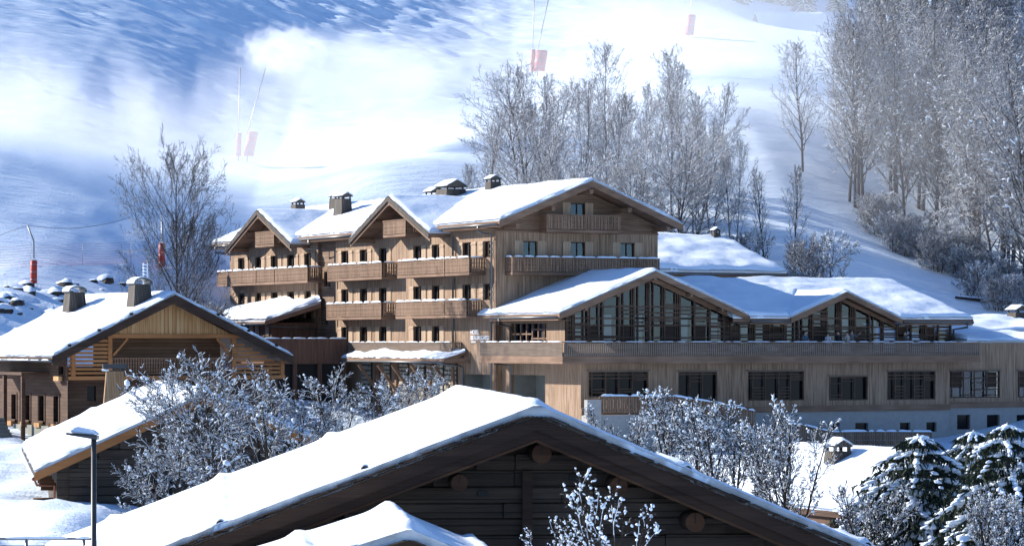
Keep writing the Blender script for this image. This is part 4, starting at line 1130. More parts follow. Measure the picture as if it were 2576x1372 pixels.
rl = MB().box(cf(880), cf(1812), yw + .1, yw + .2, zf + .95, zf + 1.02).box(cf(880), cf(1812), yw + .12, yw + .18, zf + .1, zf + .16).build('railing', CHL, ch)
me = MB().box(-.045, .045, -.012, .012, 0, .8).mesh('baluster', CHL)
n = 46
for k in range(n):
    c = bpy.data.objects.new('baluster', me); COL.objects.link(c); c.parent = rl; c.location = (cf(880) + (k + .5) * (cf(1812) - cf(880)) / n, yw + .15, zf + .16)
# lower storey, plaster and side wall with windows and steps
wall_mb(FY(yw + .9), cf(535), cf(2230), CB, lambda a: zf - .2, [(cf(730) , cf(800), zf - 1.35, zf - .55)], .2).build('wall', CHD, ch)
bx('window', DPANE, ch, cf(730), cf(800), yw + 1.05, yw + 1.08, zf - 1.35, zf - .55)
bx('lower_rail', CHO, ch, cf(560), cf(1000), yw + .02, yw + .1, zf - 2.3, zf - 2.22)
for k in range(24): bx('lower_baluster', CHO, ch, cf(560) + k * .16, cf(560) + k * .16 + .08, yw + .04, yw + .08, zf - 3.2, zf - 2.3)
xs_ = -HWc + 1.3
sidew = [(2.4 + k * 2.3, 3.2 + k * 2.3, zf - 2.5, zf - 1.1) for k in range(4)] + [(1.6, 2.4, zf + .1, zf + .55)]
wall_mb(XW(xs_), yw, 14, CB, lambda a: ZT + .2, sidew, .2).build('side_wall', CHD, ch)
for (a, b2, z0, z1) in sidew:
    w_ = MB().box(xs_ + .12, xs_ + .16, a, b2, z0, z1).build('window', DPANE, ch)
    sub('window_frame', MB().box(xs_ - .05, xs_ + .1, a - .1, a, z0 - .1, z1 + .1).box(xs_ - .05, xs_ + .1, b2, b2 + .1, z0 - .1, z1 + .1).box(xs_ - .05, xs_ + .1, a, b2, z1, z1 + .1).box(xs_ - .12, xs_ + .1, a, b2, z0 - .1, z0), CHD, w_)
    sub('flower_box', MB().box(xs_ - .35, xs_ - .13, a, b2, z0 - .35, z0 - .1), CHB, w_)
bx('porch_roof', CHD, ch, xs_ - 1.6, xs_, 4.0, 10.5, zf + .05, zf + .2)
for yy in (4.2, 7.2, 10.2): bx('porch_post', CHD, ch, xs_ - 1.5, xs_ - 1.3, yy, yy + .2, CB, zf + .05)
bx('stone_foot', GREYW, ch, xs_ - .25, xs_, 1.5, 14, CB, zf - 2.75)
for k in range(6): bx('step', GREYW, ch, xs_ - 3.2, xs_ - 1.7, 5.0 + k * .3, 5.3 + k * .3, CB, CB + .35 + k * .2)
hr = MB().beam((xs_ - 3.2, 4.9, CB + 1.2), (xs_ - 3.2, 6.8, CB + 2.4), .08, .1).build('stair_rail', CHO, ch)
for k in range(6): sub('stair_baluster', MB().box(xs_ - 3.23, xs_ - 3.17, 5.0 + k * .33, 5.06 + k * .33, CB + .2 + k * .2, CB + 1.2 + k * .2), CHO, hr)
sub('rail_snow', rail_snow(MB(), (xs_ - 3.2, 4.9, CB + 1.25), (xs_ - 3.2, 6.8, CB + 2.45), .14, .07, 5), SNOWC, hr, True)
def chal_chim(px, base_y, xo, w=1.15, h=1.75):
    yy = C.fy(ZL(px, 0)[0], xo); zb_ = ZA - abs(xo) * (ZA - ZT) / HWc
    chimney(ch, xo, yy, zb_ - .1, w, w, h, 'barrel', SHG, .78)
chal_chim(1095, 0, -1.3, 1.15, 1.35); chal_chim(585, 0, -2.0, 1.15, 1.35)
# ladder aerial on the ridge
aer = thing('roof_aerial', 'snow-caked lattice aerial standing behind the left chalet chimney', 'aerial', *wp(366, 735, 171))
az = wp(366, 735, 171).z
mb = MB()
for s_ in (-.12, .12): mb.tube([(aer.location.x + s_, aer.location.y, az - 1.5), (aer.location.x + s_, aer.location.y, az + 1.75)], .03, 6)
for k in range(9): mb.tube([(aer.location.x - .17, aer.location.y, az + .1 + k * .19), (aer.location.x + .17, aer.location.y, az + .1 + k * .19)], .045, 6)
mb.v = [(v[0] - aer.location.x, v[1] - aer.location.y, v[2]) for v in mb.v]
mb.build('mast', SNOWC, aer, True)

# ---------------------------------------------------------------- lower chalet, bottom left
L = Fr(-12.15, 115.0, 10.5); LB = -8.0
lc = frame_thing('weathered_chalet', 'low weathered timber chalet with wide snowy roof behind the street lamp', 'chalet', L, LB)
HL, ZLA, ZLT = 6.6, -2.12, -5.1
gable_roof(lc, [(-HL, ZLT), (0, ZLA), (HL - .6, ZLA - (HL - .6) * .40)], False, 0, 29.0, .22, .34, board=CHO, deck=LCW, seed=111, bargeh=.3, amp=.14, res=.3,
           bumps=[(.1, .2, .14), (.26, .2, .14), (.42, .2, .12), (.7, .2, .12)])
xs2 = -HL + .9; yl2 = 1.0
gtl = lambda x: ZLA - .25 - abs(x) * .44
LWd = [(-2.0, -1.2, -6.3, -5.4)]
lw_ = MB().prism([(xs2, LB), (-xs2 - .5, LB), (-xs2 - .5, gtl(-xs2 - .5)), (0, gtl(0)), (xs2, gtl(xs2))], lambda a, z, d: (a, d, z), yl2, yl2 + .2).build('wall', LCW, lc)
for k in range(14):                                    # squared logs, laid up
    z = LB + .2 + k * .36; xm = min(-xs2 - .5, (ZLA - .3 - z - .36) / .44)
    if xm > .4: sub('log', MB().box(max(xs2 - .12, -xm), min(-xs2 - .4, xm), yl2 - .1 - .02 * (k % 2), yl2 - .004, z, z + .335), LCW, lw_)
sub('window_frame', MB().box(-2.1, -1.1, yl2 - .17, yl2 - .13, -6.4, -5.3), LCW, lw_); sub('pane', MB().box(-2.0, -1.2, yl2 - .2, yl2 - .175, -6.3, -5.4), DPANE, lw_)
bx('side_wall', LCW, lc, xs2 + .0, xs2 + .2, yl2 + .205, 28, LB, ZLT + .1)
MB().tube([(-HL - .03, -.05, ZLT - .2), (-HL - .03, 29, ZLT - .2)], .07, 8).build('gutter', COPPER, lc, True)
MB().tube([(-HL, .2, ZLT - .2), (-HL + .1, .3, ZLT - .45), (xs2 - .1, .75, ZLT - .5), (xs2 - .1, .75, LB + .5)], .05, 8).build('downpipe', COPPER, lc, True)
rail_snow(MB(), (-HL - .03, 0, ZLT - .16), (-HL - .03, 29, ZLT - .16), .13, .07, 12).build('gutter_snow', SNOWC, lc, True)
for k in range(3): bx('bracket', OLDE, lc, -HL + .3, xs2, 2 + k * 3, 2.25 + k * 3, ZLT - .75, ZLT - .45)
for k in range(7): MB().tube([(xs2 - .9, 1.6 + .0, LB + .6 + k * .2), (xs2 - .05, 1.6, LB + .6 + k * .2)], .09, 8).build('firewood_log', OLDE, lc, True)
cc = L.fy(ZM(900, 0)[0], -1.75)
k_ = chimney(lc, -1.75, cc, ZLA - 1.75 * .45 - .15, 1.05, 1.0, 1.6, 'none_', CHIM, .8) if False else None
c = MB(); x, y, zb_, t = -1.75, cc, ZLA - 1.75 * .45 - .25, .76
c.hexa([(x - .58, y - .5, zb_), (x + .58, y - .5, zb_), (x + .58, y + .5, zb_), (x - .58, y + .5, zb_), (x - .58 * t, y - .5 * t, zb_ + 1.7), (x + .58 * t, y - .5 * t, zb_ + 1.7), (x + .58 * t, y + .5 * t, zb_ + 1.7), (x - .58 * t, y + .5 * t, zb_ + 1.7)])
co_ = c.build('chimney', CHIM, lc)
cap = MB().box(x - .62, x + .6, y - .5, y + .5, zb_ + 1.86, zb_ + 2.08).box(x - .5, x + .5, y - .42, y + .42, zb_ + 1.7, zb_ + 1.74)
for s_ in (-.42, .42):
    for q_ in (-.32, .32): cap.box(x + s_ - .03, x + s_ + .03, y + q_ - .03, y + q_ + .03, zb_ + 1.74, zb_ + 1.86)
sub('chimney_cap', cap, LAMPM, co_)
B, Lu, Lv = fold([(x - .7, zb_ + 1.72), (x - .3, zb_ + 1.72)], False, y - .5, y - .2)
sub('chimney_snow', snow_mb(B, Lu, Lv, .12, res=.1, seed=5, rag=.03), SNOWC, co_, True)
ye2 = L.fy(ZM(1450, 0)[0], 2.0)
chimney(lc, 1.2, 12.0, ZLA - .8, 1.1, 1.1, 1.3, 'barrel', CHIM, .8)

# ---------------------------------------------------------------- barn in the foreground
Bf = Fr(.48, 57.0, 5.75); BB = -9.0
barn = frame_thing('old_barn', 'dark old timber barn with thick snow roof filling the bottom of the view', 'barn', Bf, BB)
ZBA = -1.46
SL, SR = .372, .425
HLb, HRb = 10.6, 10.0
bp = [(-HLb, ZBA - HLb * SL), (0, ZBA), (HRb, ZBA - HRb * SR)]
tot = math.hypot(HLb, HLb * SL) + math.hypot(HRb, HRb * SR)
vL = lambda x: (math.hypot(HLb, HLb * SL) - math.hypot(x, x * SL)) / tot
vR = lambda x: (math.hypot(HLb, HLb * SL) + math.hypot(x, x * SR)) / tot
def ridge_lump(u, v):
    return .10 * math.exp(-((v - vL(0) + .004) * tot / .35) ** 2)
gable_roof(barn, bp, False, 0, 19.0, .12, .30, board=OLDG, deck=OLD, seed=121, bargeh=.24, amp=.07, res=.14, edge=.8,
           bumps=[(vL(3.35), .15, .16), (vL(6.15), .15, .16), (vL(8.9), .15, .16), (vR(3.0), .15, .14), (vR(6.6), .15, .14)], lump=ridge_lump)
# second, inner barge board and the orange-brown batten below it
for p, q in zip(bp, bp[1:]):
    MB().prism([(p[0], p[1] - .235), (q[0], q[1] - .235), (q[0], q[1] - .42), (p[0], p[1] - .42)], lambda s_, z, d: (s_, d, z), .06, .14).build('barge_board', OLDG, barn)
    MB().prism([(p[0], p[1] - .424), (q[0], q[1] - .424), (q[0], q[1] - .48), (p[0], p[1] - .48)], lambda s_, z, d: (s_, d, z), .04, .16).build('edge_batten', OLDE, barn)
# split shingles peeping out below the snow along the gable edge
rng = random.Random(77)
SHM = [MB().prism([(0, 0), (.42, .0), (.40, .026), (.01, .022)], lambda a, z, d: (a, d, z), -.02, .3).mesh('shingle', OLD) for _ in range(1)]
for side, hw, slp in ((-1, HLb, SL), (1, HRb, SR)):
    for lay in range(3):
        s_ = .05 + lay * .1
        while s_ < min(hw - .5, 9.3):
            x_ = side * s_; z = ZBA - s_ * slp + .045 + lay * .032
            o = link('shingle', SHM[0], barn, None, (x_, -.09 - rng.uniform(0, .06), z + rng.uniform(-.01, .012)))
            o.rotation_euler = (0, (-1 if side < 0 else 1) * math.atan(slp) * 1 + rng.uniform(-.03, .03) + (math.pi if False else 0), 0)
            if side < 0: o.scale = (-1, 1, 1); o.rotation_euler = (0, -math.atan(slp) + rng.uniform(-.03, .03), 0)
            s_ += rng.uniform(.3, .5)
# snow guard logs
for x_, slp in ((-3.35, SL), (-6.15, SL), (-8.9, SL), (3.0, SR), (6.6, SR)):
    z = ZBA - abs(x_) * slp + .24
    MB().tube([(x_, .12, z), (x_, 18.8, z)], .11, 10).build('snow_guard_log', SNOWC if False else SNOW, barn, True)
    MB().tube([(x_, .06, z), (x_, .13, z)], .085, 10).build('log_end', OLDG, barn)
# gable wall of squared logs
ybw = 1.25
bk = MB().prism([(-HLb + 1.5, BB), (HRb - 1.5, BB), (HRb - 1.5, ZBA - .15 - (HRb - 1.5) * SR), (0, ZBA - .15), (-HLb + 1.5, ZBA - .15 - (HLb - 1.5) * SL)], lambda a, z, d: (a, d, z), ybw + .1, ybw + .2).build('wall', OLD, barn)
z = ZBA - .75; k = 0
while z > -7.5:
    hh = rng.uniform(.3, .42); z0 = z - hh
    xl = -min(HLb - 1.4, max(.2, (ZBA - .35 - z) / SL)); xr_ = min(HRb - 1.4, max(.2, (ZBA - .35 - z) / SR))
    cuts = sorted([xl, xr_] + [rng.uniform(xl * .8, xr_ * .8) for _ in range(1 + (xr_ - xl > 5))])
    for u, v in zip(cuts, cuts[1:]):
        if v - u < .2: continue
        d0 = ybw - rng.uniform(0, .06)
        sub('log', MB().prism([(u + .008, z0 + .012), (v - .008, z0 + .012), (v - .008, z0 + hh - .03), (u + .05, z0 + hh - .008), (u + .008, z0 + hh - .03)], lambda a, zz, d: (a, d, zz), d0, ybw + .095), OLD, bk)
    z = z0
for px, py, rr in ((1362, 1140, .20), (1155, 1213, .17), (1555, 1220, .18), (1747, 1312, .20)):
    xx = Bf.fx(px, .5); zz = Bf.fz(py, xx, .5)
    o = MB().tube([(xx, .42, zz), (xx, ybw + .1, zz)], rr, 16).build('purlin_log', OLDG, barn, True)
    sub('log_end', MB().tube([(xx, .40, zz), (xx, .419, zz)], rr * .97, 16), OLDE, o)
    sub('shrinkage_crack', MB().box(xx - .012, xx + .012, .392, .399, zz - .02, zz + rr * .85), DARK, o)
px_ = Bf.fx(1325, ybw); bx('wall_post', OLDG, barn, px_ - .1, px_ + .1, ybw - .16, ybw - .065, -6.5, Bf.fz(1182, px_, ybw))
bx('peg', OLDG, barn, px_ - .22, px_ + .22, ybw - .22, ybw - .165, -5.05, -4.88)
for px, py in ((1445, 1200), (1548, 1256), (1215, 1240)):
    xx = Bf.fx(px, ybw); zz = Bf.fz(py, xx, ybw); bx('vent_hole', DARK, barn, xx - .1, xx + .1, ybw - .075, ybw - .0, zz - .06, zz + .06)
MB().box(-HLb + 1.4, -HLb + 1.6, ybw, 18, BB, bp[0][1] + .2).box(HRb - 1.6, HRb - 1.4, ybw, 18, BB, bp[2][1] + .2).build('side_wall', OLD, barn)
# ---------------------------------------------------------------- porch with its own little gable, nearer still
P = Fr(*[(1030 - CX) / F * 50.0, 50.0], 5.75)
po = frame_thing('snowy_porch', 'small gabled porch roof with rounded snow cap in front of the barn', 'porch', P, -9.0)
ZPA = -3.40
pp = [(-4.4, ZPA - 4.4 * .30), (0, ZPA), (3.2, ZPA - 3.2 * .42)]
tp = math.hypot(4.4, 1.32) + math.hypot(3.2, 1.344); v0 = math.hypot(4.4, 1.32) / tp
gable_roof(po, pp, False, 0, 6.6, .1, .27, board=OLDG, deck=OLD, seed=131, bargeh=.35, amp=.1, res=.1, edge=.75,
           bumps=[(v0, .28, .13), (v0 - 1.85 / tp, .15, .16), (v0 + 1.75 / tp, .15, .15)])
for side, hw, slp in ((-1, 4.2, .30), (1, 3.0, .42)):
    s_ = .05
    while s_ < hw:
        o = link('shingle', SHM[0], po, None, (side * s_, -.1 - rng.uniform(0, .05), ZPA - s_ * slp + .03)); 
        if side < 0: o.scale = (-1, 1, 1); o.rotation_euler = (0, -math.atan(slp), 0)
        else: o.rotation_euler = (0, math.atan(slp), 0)
        s_ += rng.uniform(.28, .45)
MB().prism([(-4.2, -9), (2.6, -9), (2.6, ZPA - .2 - 2.6 * .42), (0, ZPA - .2), (-4.2, ZPA - .2 - 4.2 * .30)], lambda a, z, d: (a, d, z), .9, 1.0).build('wall', OLD, po)

# ---------------------------------------------------------------- shaded roof at the right, below the hotel
Rt = Fr(*[(2335 - CX) / F * 100.0, 100.0], 24.0)
rh = frame_thing('shaded_cabin', 'cabin with smooth snow roof and red-brown eave half hidden by the dark spruce', 'cabin', Rt, -9.5)
gable_roof(rh, [(-3.5, -5.75), (0, -3.95), (3.5, -5.75)], False, 0, 11.0, .16, .3, board=CHD, deck=CHD, seed=141, bargeh=.3, amp=.15, bumps=[(.2, .2, .12)])
MB().prism([(-3.3, -9.5), (3.3, -9.5), (3.3, -5.7), (0, -4.0), (-3.3, -5.7)], lambda a, z, d: (a, d, z), 1.0, 1.2).build('wall', CHD, rh)
bx('side_wall', CHD, rh, -3.3, -3.1, 1.21, 12, -9.5, -5.6)
chimney(rh, -.9, Rt.fy(2108, -.9), -4.45, .8, .8, .6, 'gable', SHG, .85)

# ---------------------------------------------------------------- carved fences and ramp below the hotel
def fence(label, pts, h, Yoff, w=.24, snow=True, post=None):
    """carved board fence along frame-local points (x, y, ztop)"""
    f = frame_thing('carved_fence', label, 'fence', H, -8.0)
    polc = {}
    rl = MB(); sm = MB(); objs = []
    for (a, b2) in zip(pts, pts[1:]):
        A_, B_ = Vector(a), Vector(b2); Ln = (B_ - A_).length; n = max(1, int(Ln / w)); ang = math.atan2(B_.y - A_.y, B_.x - A_.x)
        if 'm' not in polc: polc['m'] = MB().prism(carved(w * .93, h), lambda u, z, d: (u, d, z), -.015, .015).mesh('fence_board', WGV)
        for k in range(n):
            p = A_.lerp(B_, (k + .5) / n)
            objs.append(link('fence_board', polc['m'], f, None, (p.x, p.y, p.z - h), ang))
        rl.beam((A_.x, A_.y + .06, A_.z - .12), (B_.x, B_.y + .06, B_.z - .12), .06, .1); rl.beam((A_.x, A_.y + .06, A_.z - h + .15), (B_.x, B_.y + .06, B_.z - h + .15), .06, .1)
        rail_snow(sm, A_, B_, .22, .14, int(A_.x * 3) + 2, gap=.06)
    rl.build('fence_rail', WG, f)
    sm.build('fence_snow', SNOWC, f, True)
ya = -14.2
def fp(px, py, y): x = H.fx(px, y); return (x, y, H.fz(py, x, y))
fence('carved board fence on the ramp below the garage windows', [fp(1508, 995, ya), fp(1622, 995, ya), fp(1690, 995, ya), fp(1800, 1012, ya), fp(1900, 1033, ya)], 1.05, 0)
yb = -15.5
fence('carved board fence dipping along the white wall at the right', [fp(1971, 1057, yb), fp(2020, 1068, yb), fp(2090, 1085, yb), fp(2200, 1084, yb), fp(2345, 1085, yb)], 1.15, 0)
rp = thing('ramp_wall', 'pale rendered retaining wall carrying the carved ramp fence', 'wall', *H.w(8, ya), -8.0, 27.3)
x0 = H.fx(1472, ya) - 8; x1 = H.fx(1900, ya) - 8
mb = MB().prism([(x0, -8), (x1, -8), (x1, -5.6), (H.fx(1690, ya) - 8, -4.6), (x0, -4.6)], lambda a, z, d: (a, d, z), .12, .5)
mb.build('wall_body', PLAS, rp)
MB().box(x0, x0 + 1.0, -.3, .119, -8, -3.6).build('end_pillar', PLAS, rp)
# ---------------------------------------------------------------- trees
def rot_about(d, axis, ang): return Matrix.Rotation(ang, 3, axis) @ d
def grow(seed, spec):
    rng = random.Random(seed); out = []
    S = spec; maxl = len(S['n'])
    def br(p, d, Ln, r, lv):
        ns = S['seg'][lv]; pts = [p.copy()]; rad = [r]; ds = [d.copy()]
        st = Ln / ns
        for i in range(ns):
            j = S['jit'][lv]
            d = (d + Vector((rng.gauss(0, j), rng.gauss(0, j), rng.gauss(0, j * .7))) + Vector((0, 0, S['up'][lv]))).normalized()
            p = p + d * st; pts.append(p.copy()); ds.append(d.copy())
            rad.append(max(S['rmin'], r * (1 - .8 * (i + 1) / ns)))
        out.append((pts, rad, lv))
        if lv >= maxl: return
        n = S['n'][lv]; az = rng.random() * 6.28
        for k in range(n):
            t = S['t0'][lv] + (1 - S['t0'][lv]) * (k + rng.random() * .8) / n; t = min(t, .99)
            i = int(t * ns); w = t * ns - i
            bp_ = pts[i].lerp(pts[i + 1], w); td = ds[i]
            az += 2.4 + rng.uniform(-.4, .4)
            per = td.orthogonal().normalized(); per = rot_about(per, td, az)
            ang = R(rng.uniform(*S['ang'][lv])) * (1 - .35 * t)
            nd_ = (td * math.cos(ang) + per * math.sin(ang)).normalized()
            ln = Ln * rng.uniform(*S['len'][lv]) * (S['shape'](t) if lv == 0 else (1 - .45 * t))
            br(bp_, nd_, ln, max(S['rmin'], (rad[i] * (1 - w) + rad[i + 1] * w) * S['rr'][lv]), lv + 1)
    for k in range(S.get('stems', 1)):
        a = rng.random() * 6.28; lean = S.get('lean', 0) * rng.uniform(.4, 1)
        d = Vector((math.cos(a) * lean, math.sin(a) * lean, 1)).normalized()
        p = Vector((math.cos(a) * S.get('foot', 0), math.sin(a) * S.get('foot', 0), -.4))
        br(p, d, S['H'] * (1 if k == 0 else rng.uniform(.7, 1)), S['r'] * (1 if k == 0 else rng.uniform(.6, .95)), 0)
    return out
def tubes(brs, lv_ok, sides):
    mb = MB()
    for pts, rad, lv in brs:
        if not lv_ok(lv): continue
        n = sides[min(lv, len(sides) - 1)]; o = len(mb.v); k = len(pts)
        for i, p in enumerate(pts):
            d = pts[min(i + 1, k - 1)] - pts[max(i - 1, 0)]
            a = d.cross(Vector((.13, .37, 1)) if abs(d.z) < .9 * d.length else Vector((1, .2, 0))).normalized(); b2 = d.cross(a).normalized(); r = rad[i]
            for j in range(n):
                t = 6.28318 * j / n
                mb.v.append((p.x + (a.x * math.cos(t) + b2.x * math.sin(t)) * r, p.y + (a.y * math.cos(t) + b2.y * math.sin(t)) * r, p.z + (a.z * math.cos(t) + b2.z * math.sin(t)) * r))
        for i in range(k - 1):
            for j in range(n):
                j2 = (j + 1) % n
                mb.f.append((o + i * n + j, o + i * n + j2, o + (i + 1) * n + j2, o + (i + 1) * n + j))
    mb.mi = [0] * len(mb.f)
    return mb
import bmesh
_bm = bmesh.new(); bmesh.ops.create_icosphere(_bm, subdivisions=1, radius=1.0); _bm.verts.ensure_lookup_table()
ICV = [v.co.copy() for v in _bm.verts]; ICF = [tuple(v.index for v in f.verts) for f in _bm.faces]; _bm.free()
def clump(mb, c, r, rng, flat=.8, stretch=None):
    o = len(mb.v); ph = rng.random() * 20
    for v in ICV:
        k = r * (1 + .45 * noise.noise(v * 1.3 + Vector((ph, ph * .7, 0))))
        p = Vector((v.x * k, v.y * k, v.z * k * flat))
        if stretch is not None: p += stretch * v.dot(stretch) * r / max(1e-6, stretch.length) 
        mb.v.append((c.x + p.x, c.y + p.y, c.z + p.z))
    mb.f.extend([tuple(i + o for i in f) for f in ICF]); mb.mi.extend([0] * len(ICF))
def snow_on(brs, rng, levels, prob, r0, r1, lim=3000, big=.0):
    mb = MB(); cnt = 0
    for pts, rad, lv in brs:
        if lv not in levels: continue
        if rng.random() > prob * 3 or cnt > lim: continue
        i = rng.randint(1, len(pts) - 1); d = pts[i] - pts[i - 1]; L_ = d.length
        if L_ < 1e-4: continue
        d = d / L_; r = rng.uniform(r0, r1) * (1.7 if rng.random() < big else 1); t = 0.0
        while t < min(L_, r * rng.uniform(2, 7)):          # a joined, uneven load lying along the branch
            k = r * rng.uniform(.55, 1.1)
            clump(mb, pts[i - 1] + d * t + Vector((rng.uniform(-.2, .2) * r, rng.uniform(-.2, .2) * r, k * .45 + rad[i])), k, rng, .8, d * .5); cnt += 1
            t += k * 1.1
    return mb
def snow_lines(brs, rng, levels, prob, w=1.0, lift=.6):
    """ridges of snow lying along the tops of limbs"""
    out = []
    for pts, rad, lv in brs:
        if lv in levels and rng.random() < prob:
            out.append(([p + Vector((0, 0, r * lift + .012)) for p, r in zip(pts, rad)], [max(.007, r * .85 * w) * (.7 + .6 * rng.random()) for r in rad], 0))
    return tubes(out, lambda l_: True, (4,))
ovoid = lambda t: math.sin(math.pi * min(1, max(0.0, .12 + .88 * t))) ** .7
TREES = {}
def tree_meshes(key, seed, spec, barkm, twigm, snow=None, lines=None, trunk_lv=1):
    rng = random.Random(seed + 999); brs = grow(seed, spec)
    t = tubes(brs, lambda l_: l_ <= trunk_lv, (7, 5, 4)).mesh('trunk', barkm, True)
    c = tubes(brs, lambda l_: l_ > trunk_lv, (4, 4, 3, 3, 3)).mesh('crown', twigm, True)
    s = None
    mb = MB()
    if snow: mb = snow_on(brs, rng, **snow)
    if lines:
        m2 = snow_lines(brs, rng, **lines); mb.add(m2.v, m2.f)
    if mb.v: s = mb.mesh('branch_snow', SNOWC, True)
    TREES[key] = (t, c, s)
def put_tree(key, name, label, x, y, z, rot=0, sc_=1.0, sz=None, group=None, cat='tree', tilt=0.0):
    o = thing(name, label, cat, x, y, z, 0, group); BASEZ[o.name] = 0.0
    o.rotation_euler = (tilt, 0, rot); o.scale = (sc_, sc_, sz or sc_)
    t, c, s = TREES[key]
    for nm, me in (('trunk', t), ('crown', c), ('branch_snow', s)):
        if me is None: continue
        k = bpy.data.objects.new(nm, me); COL.objects.link(k); k.parent = o
        if nm == 'branch_snow': k['kind'] = 'stuff'
    return o
def spec_tall(H=15, n0=26, n1=9, n2=7, n3=4, r=.17, spread=(.3, .42), up=.05, t0=.22, ang0=(28, 50), rmin=.011, **kw):
    d = dict(H=H, r=r, n=(n0, n1, n2, n3), seg=(10, 6, 4, 3, 2), jit=(.05, .10, .16, .2, .22), up=(.02, up, up * .8, .02, .0), t0=(t0, .25, .2, .2),
             ang=(ang0, (28, 52), (30, 60), (30, 65)), len=(spread, (.35, .5), (.38, .55), (.4, .6)), rr=(.5, .5, .5, .6), rmin=rmin, shape=ovoid)
    d.update(kw); return d
# the lone tree on the left: three stems, broad oval crown
tree_meshes('lone', 11, spec_tall(12.4, 32, 9, 7, 4, .17, (.50, .64), .03, .15, (46, 72), .0085, stems=2, lean=.05, foot=.2, rr=(.45, .5, .55, .7)), BARK, TWIG)
# upright trees behind the hotel, three seeds, and one wide spreading
for k in range(3):
    tree_meshes('up%d' % k, 21 + k, spec_tall(16, 24, 8, 6, 3, .11, (.26, .36), .08, .16, (20, 42), .012, stems=2 + (k == 1), lean=.12, foot=.5), BARK, TWIGW,
                snow=dict(levels=(2, 3), prob=.06, r0=.03, r1=.07, lim=500))
tree_meshes('wide', 31, spec_tall(13, 24, 9, 6, 3, .15, (.46, .60), .03, .12, (42, 72), .012, stems=3, lean=.3, foot=.4), BARK, TWIGW, snow=dict(levels=(2, 3), prob=.05, r0=.03, r1=.07, lim=600))
for k in range(3):
    tree_meshes('wood%d' % k, 41 + k, spec_tall(19, 30, 9, 6, 3, .18, (.26, .36), .05, .16, (30, 60), .013, stems=1 + (k == 2), lean=.10, foot=.4), BARK, TWIGW, snow=dict(levels=(2, 3), prob=.05, r0=.04, r1=.09, lim=500))
tree_meshes('sapling', 51, spec_tall(8, 26, 7, 5, 0, .07, (.2, .3), .12, .08, (20, 38), .012), BARK, TWIGW)
tree_meshes('frostbush', 52, spec_tall(5, 14, 9, 7, 4, .07, (.4, .6), .03, .05, (35, 65), .013, stems=5, lean=.5, foot=.5), BARK, TWIGW, snow=dict(levels=(2, 3), prob=.08, r0=.03, r1=.07, lim=700))
# lone tree
x, y = (452 - CX) / F * 207, 207; z = gz(x, y); q = ((HY - 308) / F * y - z) / 12.3
put_tree('lone', 'bare_tree', 'tall bare tree with wide fan crown behind the left chalet', x, y, z, .6, q * .50, q * .84)
# behind the hotel
n_ = 0
BACK = [('frost-covered small tree low behind the annex chimney', 'up0', 1215, 300, 252, .5), ('broad snow-laden tree spreading left behind the large chimney', 'wide', 1335, 175, 262, 1.0),
        ('slim frosted tree right of the spreading one, below the red pads', 'up1', 1385, 165, 264, 1.0), ('frosted tree leaning over the main ridge from behind', 'up2', 1455, 200, 258, 1.0),
        ('tallest frosted tree, its twin tips above the hotel gable', 'up0', 1540, 105, 262, 1.0), ('thin frosted tree just right of the tallest one', 'up1', 1592, 215, 266, 1.0),
        ('frosted tree with a tall open crown right of the gable peak', 'up2', 1690, 130, 260, 1.0), ('frosted tree close to the right gable eave', 'up1', 1745, 205, 256, 1.0),
        ('dense frosted tree above the annex roof', 'up0', 1790, 285, 258, 1.0), ('shorter frosted tree at the right end of the hotel clump', 'up2', 1845, 335, 252, 1.0),
        ('pale frosted tree deep inside the clump behind the gable', 'up2', 1640, 195, 270, 1.0), ('frosted tree between the spreading tree and the gable peak', 'up0', 1500, 225, 270, 1.0),
        ('low frosted tree behind the right roof slope', 'wide', 1720, 330, 250, .8), ('low bushy frosted tree behind the gable peak', 'wide', 1590, 330, 252, .8), ('low frosted tree behind the main snowy ridge', 'wide', 1430, 330, 250, .8)]
HT = {'up0': 16, 'up1': 16, 'up2': 16, 'wide': 13.5, 'wood0': 19, 'wood1': 19, 'wood2': 19, 'sapling': 8, 'frostbush': 5.2}
for k, (lab, key, px, py, Y, s_) in enumerate(BACK):
    X = (px - CX) / F * Y; zg = gz(X, Y) - .3; ht = (HY - py) / F * Y - zg
    q = ht / HT[key]; put_tree(key, 'frosted_tree', lab, X, Y, zg, k * 1.9, q * (.95 if key != 'wide' else 1.0), q, 'frosted trees behind the hotel')
for lab, key, px, py, Y in (('slender frosted sapling right of the annex roof', 'sapling', 1922, 405, 248), ('second slender frosted sapling beside the frosted bush', 'sapling', 1992, 395, 244), ('round frosted bush above the terrace roof', 'frostbush', 2066, 560, 240), ('low frosted bush left of the round one', 'frostbush', 1880, 560, 246)):
    X = (px - CX) / F * Y; zg = min(gz(X, Y), (HY - 690) / F * Y); ht = (HY - py) / F * Y - zg
    q = ht / HT[key]; put_tree(key, 'frosted_sapling' if key == 'sapling' else 'frosted_bush', lab, X, Y, zg - .2, px * .1, q * (1.0 if key == 'sapling' else .9), q, cat='tree' if key == 'sapling' else 'bush')
# thin bare shrubs left of the hotel and behind the chalet
for lab, px, py, Y, hh in (('thin bare shrub behind the left chalet chimneys', 300, 700, 207, 3.0), ('leafless shrub between the bare tree and the hotel', 505, 760, 226, 4.0)):
    X = (px - CX) / F * Y; zg = gz(X, Y)
    put_tree('frostbush', 'bare_shrub', lab, X, Y, zg - .2, px, hh / 5.2, hh / 5.2, cat='shrub')
ORD = ('first', 'second', 'third', 'fourth', 'fifth', 'sixth', 'seventh', 'eighth', 'ninth', 'tenth', 'eleventh', 'twelfth', 'thirteenth', 'fourteenth', 'fifteenth', 'sixteenth')
